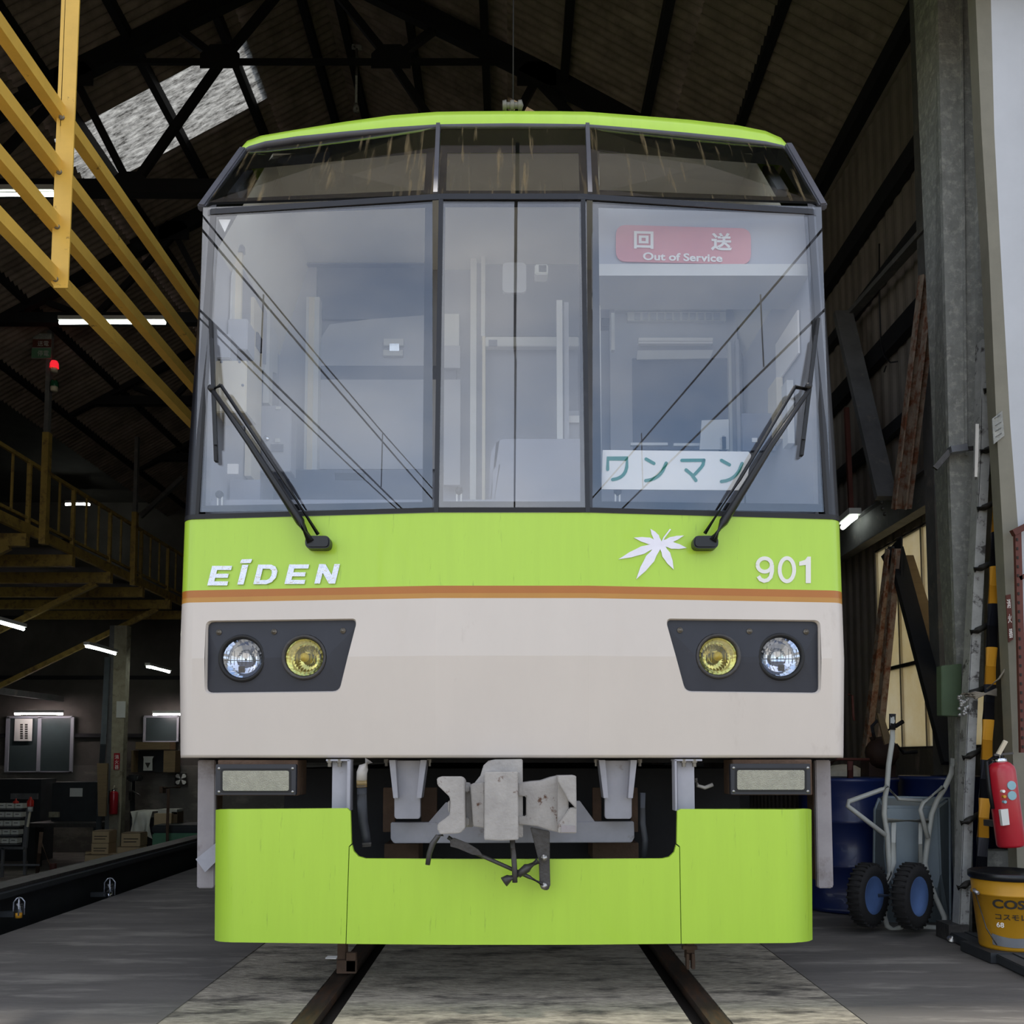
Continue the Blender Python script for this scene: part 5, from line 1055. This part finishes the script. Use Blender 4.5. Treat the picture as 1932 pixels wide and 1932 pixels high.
# pit beam with bulkhead lamps
bt = thing('pit_beam', (-2.85, 12, ZP), 'long black steel rail beam along the workshop pit', 'beam')
MB().ibeam((-2.85, 2.2, -.05), (-2.85, 19, -.05), .22, .46, .03).build('beam_web', 'machine_dark', bt); MB().box((-2.93, 2.2, .17), (-2.78, 19, .20)).build('beam_rail', 'steel_dark', bt)
for y in (3.5, 6.5, 9.5, 12.5, 15.5): MB().box((-2.95, y-.1, ZP), (-2.75, y+.1, -.26)).build('beam_stub', 'machine_dark', bt)
for px, py, lab in ((36, 1712, 'caged pit lamp with orange socket on the beam'), (207, 1675, 'caged pit lamp farther along the beam')):
    p = atX(px, py, -2.66); t = thing('caged_lamp', p, lab, 'lamp'); s_ = p.y/1750
    MB().lathe(p+Vector((0, 0, -10*s_)), (0, 0, 1), [(0, .0005), (0, 6*s_), (8*s_, 7*s_), (12*s_, 8*s_), (18*s_, 6*s_), (20*s_, .0005)], 14).build('bulb', 'bulb_glass', t)
    MB().lathe(p+Vector((0, 0, -19*s_)), (0, 0, 1), [(0, .0005), (0, 6*s_), (9*s_, 6*s_), (9*s_, .0005)], 12).build('socket', 'hazard_yellow' if px < 100 else 'chrome', t)
    for k in range(4):
        an = k*math.pi/2+.4; MB().tube([p+Vector((math.cos(an)*9*s_, math.sin(an)*9*s_, -14*s_)), p+Vector((math.cos(an)*9*s_, math.sin(an)*9*s_, 10*s_)), p+Vector((math.cos(an)*4*s_, math.sin(an)*4*s_, 17*s_)), p+Vector((0, 0, 18*s_))], .004, 5).build('cage_wire', 'alu', t)
    MB().bar(p+Vector((-.02, 0, -12*s_)), Vector((-2.78, p.y, p.z-12*s_)), .03, .03).build('lamp_bracket', 'machine_dark', t)
# ---- workshop at the back
YK = YB-.12
def wbx(nm, mt, x0, y0, x1, y1, Y, d, lab=None, cat=None, grp=None, bev=0, parent=None):
    a, b = at(x0, y0, Y), at(x1, y1, Y); m = MB().box((a.x, Y, a.z), (b.x, Y+d, b.z))
    return single(nm, m, mt, lab, cat, grp, bev=bev) if parent is None else m.build(nm, mt, parent, bev)
def win(n, x0, y0, x1, y1, xm, lab):
    t = thing('window_%d' % n, at((x0+x1)/2, y1, YK), lab, 'window', kind='structure')
    xs = [x0, xm, x1] if xm else [x0, x1]
    for p, q_ in zip(xs, xs[1:]): wbx('pane', 'window_dark', p, y0, q_, y1, YK+.03, .02, parent=t)
    for x in xs: wbx('window_stile', 'cab_mid', x-1.3, y0, x+1.3, y1, YK, .04, parent=t)
    wbx('window_rail', 'cab_mid', x0, y0-2, x1, y0+2, YK, .04, parent=t); wbx('window_rail', 'cab_mid', x0, y1-2, x1, y1, YK, .04, parent=t)
win(2, 13, 1353, 135, 1457, 73, 'dim aluminium framed window with a poster in the back wall'); win(3, 272, 1352, 335, 1400, None, 'dim aluminium framed window above the plywood shelf')
ps_ = thing('wall_poster', at(44, 1398, YK-.03), 'white poster with dark vertical characters taped on the back window', 'poster'); wbx('poster_sheet', 'paper', 28, 1356, 60, 1398, YK-.03, .006, parent=ps_)
for x in (38, 47):
    for k in range(7): wbx('poster_print', 'print_dark', x, 1366+k*4.2, x+5, 1369+k*4.2, YK-.035, .003, parent=ps_)
# concrete post with pipe and signs
Yc_ = 17.0; cpst = thing('concrete_post', at(215, 1640, Yc_), 'weathered cream workshop post with a red sign and notice', 'post')
m = MB(); plate(m, [(216, 1180), (240, 1180), (224, 1660), (203, 1660)], Yc_, .18); m.build('post_shaft', 'post_cream', cpst); m = MB(); plate(m, [(207, 1180), (216, 1180), (203, 1660), (195, 1660)], Yc_+.05, .1); m.build('post_flange', 'beam_grey', cpst)
wbx('notice_sheet', 'paper', 220, 1323, 236, 1354, Yc_-.02, .01, parent=cpst); s3 = wbx('red_sign', 'red_paint', 215, 1421, 225, 1452, Yc_-.02, .01, parent=cpst)
for k, ch in enumerate('消火器'): text('sign_character', ch, (at(216.5, 1432+k*9.6, Yc_-.022), at(224, 1432+k*9.6, Yc_-.022), at(216.5, 1424+k*9.6, Yc_-.022)), 'sign_white', s3, .01)
m = MB(); m.tube([at(203, 1240, Yc_-.1), at(186, 1570, Yc_-.1)], .05, 12); p_ = single('steel_pipe', m, 'pipe_grey', 'slim grey conduit pipe rising beside the concrete post', 'pipe')
ee = at(214, 1536, Yc_-.12); extinguisher(ee, .46, .075, 'red fire extinguisher on the weathered concrete post by the cartons')
# cartons
Yx = 16.0; gcar = 'cartons by the concrete post'
def carton(x0, y0, x1, y1, Y, lab, print_=True):
    t = thing('carton', at((x0+x1)/2, y1, Y), lab, 'box', gcar); wbx('carton_body', 'cardboard', x0, y0, x1, y1, Y, .32, parent=t, bev=.006); wbx('carton_tape', 'cardboard_dark', x0, y0-.6, x1, y0+.6, Y-.003, .3, parent=t)
    if print_:
        for k in range(2): wbx('carton_print', 'print_dark', x0+(x1-x0)*.12, y0+(y1-y0)*(.40+.22*k), x0+(x1-x0)*(.9-.1*k), y0+(y1-y0)*(.46+.22*k), Y-.004, .003, parent=t)
carton(174, 1568, 205, 1591, Yx, 'top carton of the tallest stack by the concrete post'); carton(172.5, 1591, 204, 1613, Yx, 'middle carton of the tallest stack by the concrete post'); carton(161, 1607, 176, 1621, Yx+.35, 'small carton peeping out beside the tallest stack', False)
carton(160, 1613, 215, 1640, Yx-.1, 'wide bottom carton of the tallest stack by the concrete post'); carton(229, 1572, 264, 1597, Yx, 'upper carton of the short stack beside the post'); carton(221, 1598, 262, 1640, Yx-.05, 'lower carton of the short stack beside the post')
MB_ = MB(); a = at(155, 1638, Yx-.1); b = at(268, 1660, Yx-.1); MB_.box((a.x, Yx-.2, ZP), (b.x, Yx+.7, a.z)); single('low_platform', MB_, 'machine_dark', 'low dark platform carrying the carton stacks', 'platform')
# green bin, cloth, cardboard
gbn = thing('green_bin', at(330, 1640, 15.5), 'faded green steel bin with dark rim beside the train', 'bin'); wbx('bin_body', 'bin_green', 287, 1572, 385, 1640, 15.5, .8, parent=gbn, bev=.02); wbx('bin_rim', 'machine_dark', 286, 1557, 386, 1573, 15.5, .8, parent=gbn, bev=.03)
m = MB(); rows = []
for j in range(5):
    zz = j/4; rows.append([at(246+40*u+ (4*math.sin(u*9+j)), 1531+zz*48+6*math.sin(u*7)*zz, 16.75-.12*zz-.05*math.sin(u*14)) for u in [i/12 for i in range(13)]])
rows.insert(0, [p+Vector((0, .6, 0)) for p in rows[0]]); m.grid(rows); single('cloth_sheet', m, 'cloth_white', 'crumpled white cloth draped over a bench', 'cloth')
m = MB(); a, b = at(247, 1545, 16.8), at(285, 1640, 16.8); m.box((a.x, 16.8, ZP), (b.x, 17.3, a.z)); single('work_bench', m, 'machine_dark', 'dark small bench under the white cloth', 'bench')
cb2 = thing('open_carton', at(308, 1557, 15.9), 'open cardboard box on the green bin', 'box', ); wbx('carton_body', 'cardboard', 291, 1535, 323, 1559, 15.9, .35, parent=cb2); wbx('carton_flap', 'cloth_white', 298, 1527, 334, 1536, 16.0, .3, parent=cb2); wbx('carton_side', 'cardboard_dark', 324, 1532, 334, 1559, 16.0, .3, parent=cb2)
# plywood shelf with box
sf = thing('plywood_shelf', at(290, 1458, YK-.4), 'plywood wall shelf with open front under the window', 'shelf'); wbx('shelf_top', 'plywood', 256, 1400, 320, 1414, YK-.4, .35, parent=sf); wbx('shelf_side', 'plywood', 309, 1416, 330, 1457, YK-.35, .3, parent=sf); wbx('shelf_side', 'plywood', 248, 1416, 251, 1457, YK-.35, .3, parent=sf); wbx('shelf_back', 'machine_dark', 251, 1416, 309, 1457, YK-.1, .05, parent=sf)
tsg = thing('triangle_sign', at(279, 1454, YK-.42), 'pale notice plate with a dark triangle on the plywood shelf', 'sign'); m = MB(); plate(m, [(270, 1427), (290, 1427), (287, 1432), (287, 1454), (270, 1454), (271, 1432)], YK-.42, .02); m.build('sign_plate', 'paper', tsg); m = MB(); plate(m, [(273.5, 1439), (283.5, 1439), (278.5, 1449)], YK-.43, .008); m.build('triangle_mark', 'print_dark', tsg)
xs_ = thing('cross_target_sign', at(340, 1481, YK-.06), 'black square plate with a white four-petal cross on the back wall', 'sign'); wbx('target_plate', 'print_dark', 330, 1459, 352, 1481, YK-.06, .01, parent=xs_)
for sx_, sy_ in ((1, 1), (1, -1), (-1, 1), (-1, -1)):
    m = MB(); plate(m, [(341+sx_*x, 1470+sy_*y) for x, y in ((.6, .6), (3.5, 9.5), (7, 10), (10, 7), (9.5, 3.5))], YK-.066, .005); m.build('petal', 'sign_white', xs_)
# drill press, stand and machine
dp_ = thing('pillar_drill', at(248, 1560, 17.8), 'old dark pillar drill behind the concrete post', 'machine'); 
m = MB(); m.cyl(at(250, 1600, 17.8), at(250, 1470, 17.8), .05); m.build('drill_column', 'machine_dark', dp_); wbx('drill_head', 'machine_dark', 238, 1462, 259, 1474, 17.6, .3, parent=dp_, bev=.03); m = MB(); m.cyl(at(246, 1476, 17.55), at(246, 1510, 17.55), .03); m.build('drill_spindle', 'steel_dark', dp_); MB().bar(at(250, 1492, 17.5), at(264, 1501, 17.5), .02, .02).build('drill_handle', 'steel_dark', dp_)
m = MB(); m.tube([at(318, 1488, 15.3), at(316, 1560, 15.3), at(315, 1640, 15.3)], .025, 8); m.tube([at(308, 1487, 15.3), at(340, 1485, 15.3)], .02, 8); m.box(at(301, 1484, 15.25), at(313, 1496, 15.4)); single('signal_stand', m, 'rusty_brown', 'thin rusty stand with a short crossbar before the green bin', 'stand')
mc = thing('workshop_machine', at(150, 1555, 17.5), 'large dark workshop machine cabinet with a paper on its front', 'machine'); wbx('machine_cabinet', 'machine_dark', 98, 1476, 188, 1552, 17.5, .8, parent=mc, bev=.02); wbx('machine_paper', 'paper', 132, 1487, 155, 1503, 17.48, .01, parent=mc); wbx('machine_dial', 'post_cream', 92, 1532, 110, 1542, 17.45, .05, parent=mc); wbx('machine_bed', 'steel_dark', 50, 1553, 185, 1561, 17.0, 1.0, parent=mc)
for x in (55, 176): wbx('machine_leg', 'machine_dark', x, 1561, x+8, 1650, 17.1, .3, parent=mc)
lc = thing('lathe_cabinet', at(45, 1520, 18.2), 'dark tool cabinet with a pale dial panel under the poster window', 'cabinet'); wbx('cabinet_body', 'machine_dark', -10, 1470, 75, 1560, 18.2, .6, parent=lc); wbx('dial_panel', 'beam_grey', 20, 1497, 70, 1508, 18.15, .05, parent=lc); wbx('cabinet_leg', 'machine_dark', -10, 1560, 75, 1640, 18.3, .5, parent=lc)
m = MB(); m.prism([at(x, y, 16.4) for x, y in ((183, 1440), (203, 1440), (199, 1540), (185, 1540))], (0, .05, 0)); single('leaning_board', m, 'plywood', 'narrow plywood board leaning behind the conduit pipe', 'board')
# parts rack with bins
rk = thing('parts_rack', at(20, 1650, 15.0), 'sloping steel rack holding rows of small pale bins', 'rack')
m = MB(); m.bar(at(55, 1512, 15.06), at(47, 1600, 15.06), .06, .05); m.bar(at(47, 1600, 15.06), at(47, 1650, 15.06), .04, .04); m.bar(at(6, 1600, 15.0), at(4, 1655, 15.0), .04, .04); m.bar(at(-20, 1600, 15.0), at(45, 1600, 15), .04, .04); m.bar(at(-20, 1632, 15.0), at(75, 1632, 15), .03, .03); m.build('rack_frame', 'beam_grey', rk)
for r in range(5):
    y0 = 1516+r*16.5; MB().bar(at(-20, y0+10.5, 14.92), at(44-r*2, y0+10.5, 14.92), .12, .015).build('rack_shelf', 'beam_grey', rk)
    for c_ in range(4):
        x0 = -19+c_*16-r*2.5; t = wbx('parts_bin', 'cloth_white', x0, y0, x0+13, y0+9, 14.85, .15, 'small pale parts bin on the %s shelf of the sloping rack' % ('top', 'second', 'middle', 'fourth', 'bottom')[r], 'bin', 'bins on the parts rack')
        a, b = at(x0+2, y0+3, 14.845), at(x0+9, y0+4.2, 14.845); MB().box((a.x, 14.845, a.z), (b.x, 14.85, b.z)).build('bin_slot', 'print_dark', t)
bo = thing('red_bottle', at(57, 1531, 14.9), 'red and white squeeze bottle on a stick beside the parts rack', 'bottle'); p = at(57, 1531, 14.9); MB().lathe(p, (0, 0, 1), [(0, .0005), (0, .04), (.08, .04), (.08, .0005)], 14).build('bottle_base', 'paper', bo); MB().lathe(p+Vector((0, 0, .08)), (0, 0, 1), [(0, .05), (.09, .05), (.12, .02), (.15, .015), (.15, .0005)], 14).build('bottle_body', 'bottle_red', bo)
MB().bar(p, at(52, 1560, 14.9), .03, .02).build('bottle_stick', 'cab_cream', bo)
sb_ = thing('red_nozzle_bottle', at(30, 1516, 14.9), 'short red bottle on the top row of the parts rack', 'bottle'); p = at(30, 1516, 14.9); MB().lathe(p, (0, 0, 1), [(0, .0005), (0, .045), (.03, .045), (.05, .012), (.08, .01), (.08, .0005)], 14).build('bottle_body', 'bottle_red', sb_)
m = MB(); m.tube([at(78, 1570, 15.2), at(70, 1650, 15.2)], .03, 8); m.tube([at(78, 1590, 15.2), at(95, 1635, 15.2), at(102, 1645, 15.1)], .012, 6); single('jack_handle', m, 'rusty_brown', 'rusty upright bar with a red lever near the parts rack', 'bar')
m = MB(); c_ = at(100, 1650, 14.8); m.lathe(Vector((c_.x, c_.y, ZP)), (0, 0, 1), [(0, .0005), (0, .22), (.05, .18), (.1, .06), (.35, .05), (.35, .0005)], 8, False); single('red_jack', m, 'red_rust', 'small dull red jack on the workshop floor', 'jack')
# hanging pendant socket above the roof
m = MB(); m.tube([at(673, 90, 9.5), at(672, 195, 9.5)], .014, 6); m.lathe(at(672, 210, 9.5), (0, 0, 1), [(0, .0005), (0, .035), (.05, .03), (.09, .012), (.09, .0005)], 10); m.bar(at(664, 88, 9.5), at(683, 90, 9.5), .03, .04); single('pendant_fitting', m, 'post_grey', 'thin pendant lamp fitting hanging in the dark roof', 'pendant')
# paper scrap beside the rail
m = MB(); p = gr(622, 1811); m.prism([p+Vector(v) for v in ((-.02, 0, .005), (.03, -.01, .005), (.035, .02, .01), (-.015, .03, .008))], (0, 0, .004)); single('paper_scrap', m, 'sign_white', 'small white paper scrap beside the rail guard', 'paper')
# ------------------------------------------------------------------ overhead line outside, mirrored in the windscreen
def wire(name, pts, r, lab, grp=None): return single(name, MB().tube(pts, r, 6), 'wire', lab, 'wire', grp)
def cat_(x0, x1, z0, z1, y0=4.6, y1=-60, n=24, sag=.15): return [(x0+(x1-x0)*k/n, y0+(y1-y0)*k/n, z0+(z1-z0)*k/n-sag*abs(math.sin(math.pi*3*k/n))) for k in range(n+1)]
wire('contact_wire', cat_(.03, .1, 4.75, 5.1, 4.2, sag=0), .011, 'overhead contact wire running out over the track')
wire('messenger_wire', cat_(.03, .1, 5.3, 5.9, 4.2), .009, 'sagging messenger wire above the contact wire')
for sgn_, nm in ((-1, 'barrier'), (1, 'column')):
    wire('side_contact_wire', cat_(3.6*sgn_, 3.4*sgn_, 5.1, 5.1, 2.5, sag=0), .012, 'contact wire of the neighbouring track on the %s side' % nm); wire('side_messenger_wire', cat_(3.6*sgn_, 3.4*sgn_, 5.9, 5.9, 2.5), .012, 'messenger wire of the neighbouring track on the %s side' % nm)
wire('feeder_wire', cat_(-5.6, -5.2, 7.2, 7.4, 2.5, sag=.3), .013, 'feeder wire strung along the yard poles'); wire('feeder_wire', cat_(-4.8, -4.6, 7.6, 7.8, 2.5, sag=.3), .012, 'upper feeder wire strung along the yard poles')
up = thing('utility_pole', (7.4, -17, 0), 'concrete utility pole with crossarms in the yard', 'pole'); MB().tube([(7.4, -17, -.1), (7.4, -17, 9)], [.18, .12], 14).build('pole_shaft', 'pole_concrete', up)
for z in (7.6, 8.3): MB().bar((6.3, -17, z), (8.5, -17, z), .1, .1).build('crossarm', 'steel_dark', up)
for z in (7.7, 8.4):
    for x in (6.4, 6.9, 7.9, 8.4): MB().lathe((x, -17, z), (0, 0, 1), [(0, .0005), (0, .05), (.05, .07), (.1, .05), (.2, .02), (.2, .0005)], 10).build('insulator', 'porcelain', up)
for x0, z0 in ((6.4, 7.85), (8.4, 8.6)): wire('distribution_wire', [(x0+(-14)*k/12, -17+20*k/12-6, z0-.6*math.sin(math.pi*k/12)) for k in range(13)] if 0 else [(x0+.5*k, -17-3.5*k, z0-.3*math.sin(math.pi*k/12)) for k in range(13)], .015, 'distribution wire leaving the %s crossarm of the utility pole' % ('lower' if z0 < 8 else 'upper'))
wire('pull_off_wire', [(7.4, -17, 6.8), (3.5, -16.5, 6.2), (0, -16.2, 5.7), (-3.5, -16, 5.9), (-7, -16, 6.8)], .012, 'span wire crossing the yard tracks')
ct = thing('yard_pole', (-7.2, -16, 0), 'round overhead line pole in the yard', 'pole'); MB().tube([(-7.2, -16, -.1), (-7.2, -16, 8)], .14, 14).build('pole_shaft', 'pole_concrete', ct)

for sg, nm in ((-1, 'barrier'), (1, 'column')):
    for k in range(7):
        y = -1-k*3.5; dr_ = single('dropper_wire', MB().tube([(3.56*sg, y, 5.1), (3.56*sg, y, 5.87)], .008, 5), 'wire', 'short dropper between the neighbouring line wires on the %s side' % nm, 'wire', 'droppers of the neighbouring line on the %s side' % nm)
for k in range(7):
    y = .5-k*3.5; single('dropper_wire', MB().tube([(.04, y, 4.8-.004*y), (.04, y, 5.3-.008*y)], .008, 5), 'wire', 'short dropper between the wires over the train track', 'wire', 'droppers over the train track')
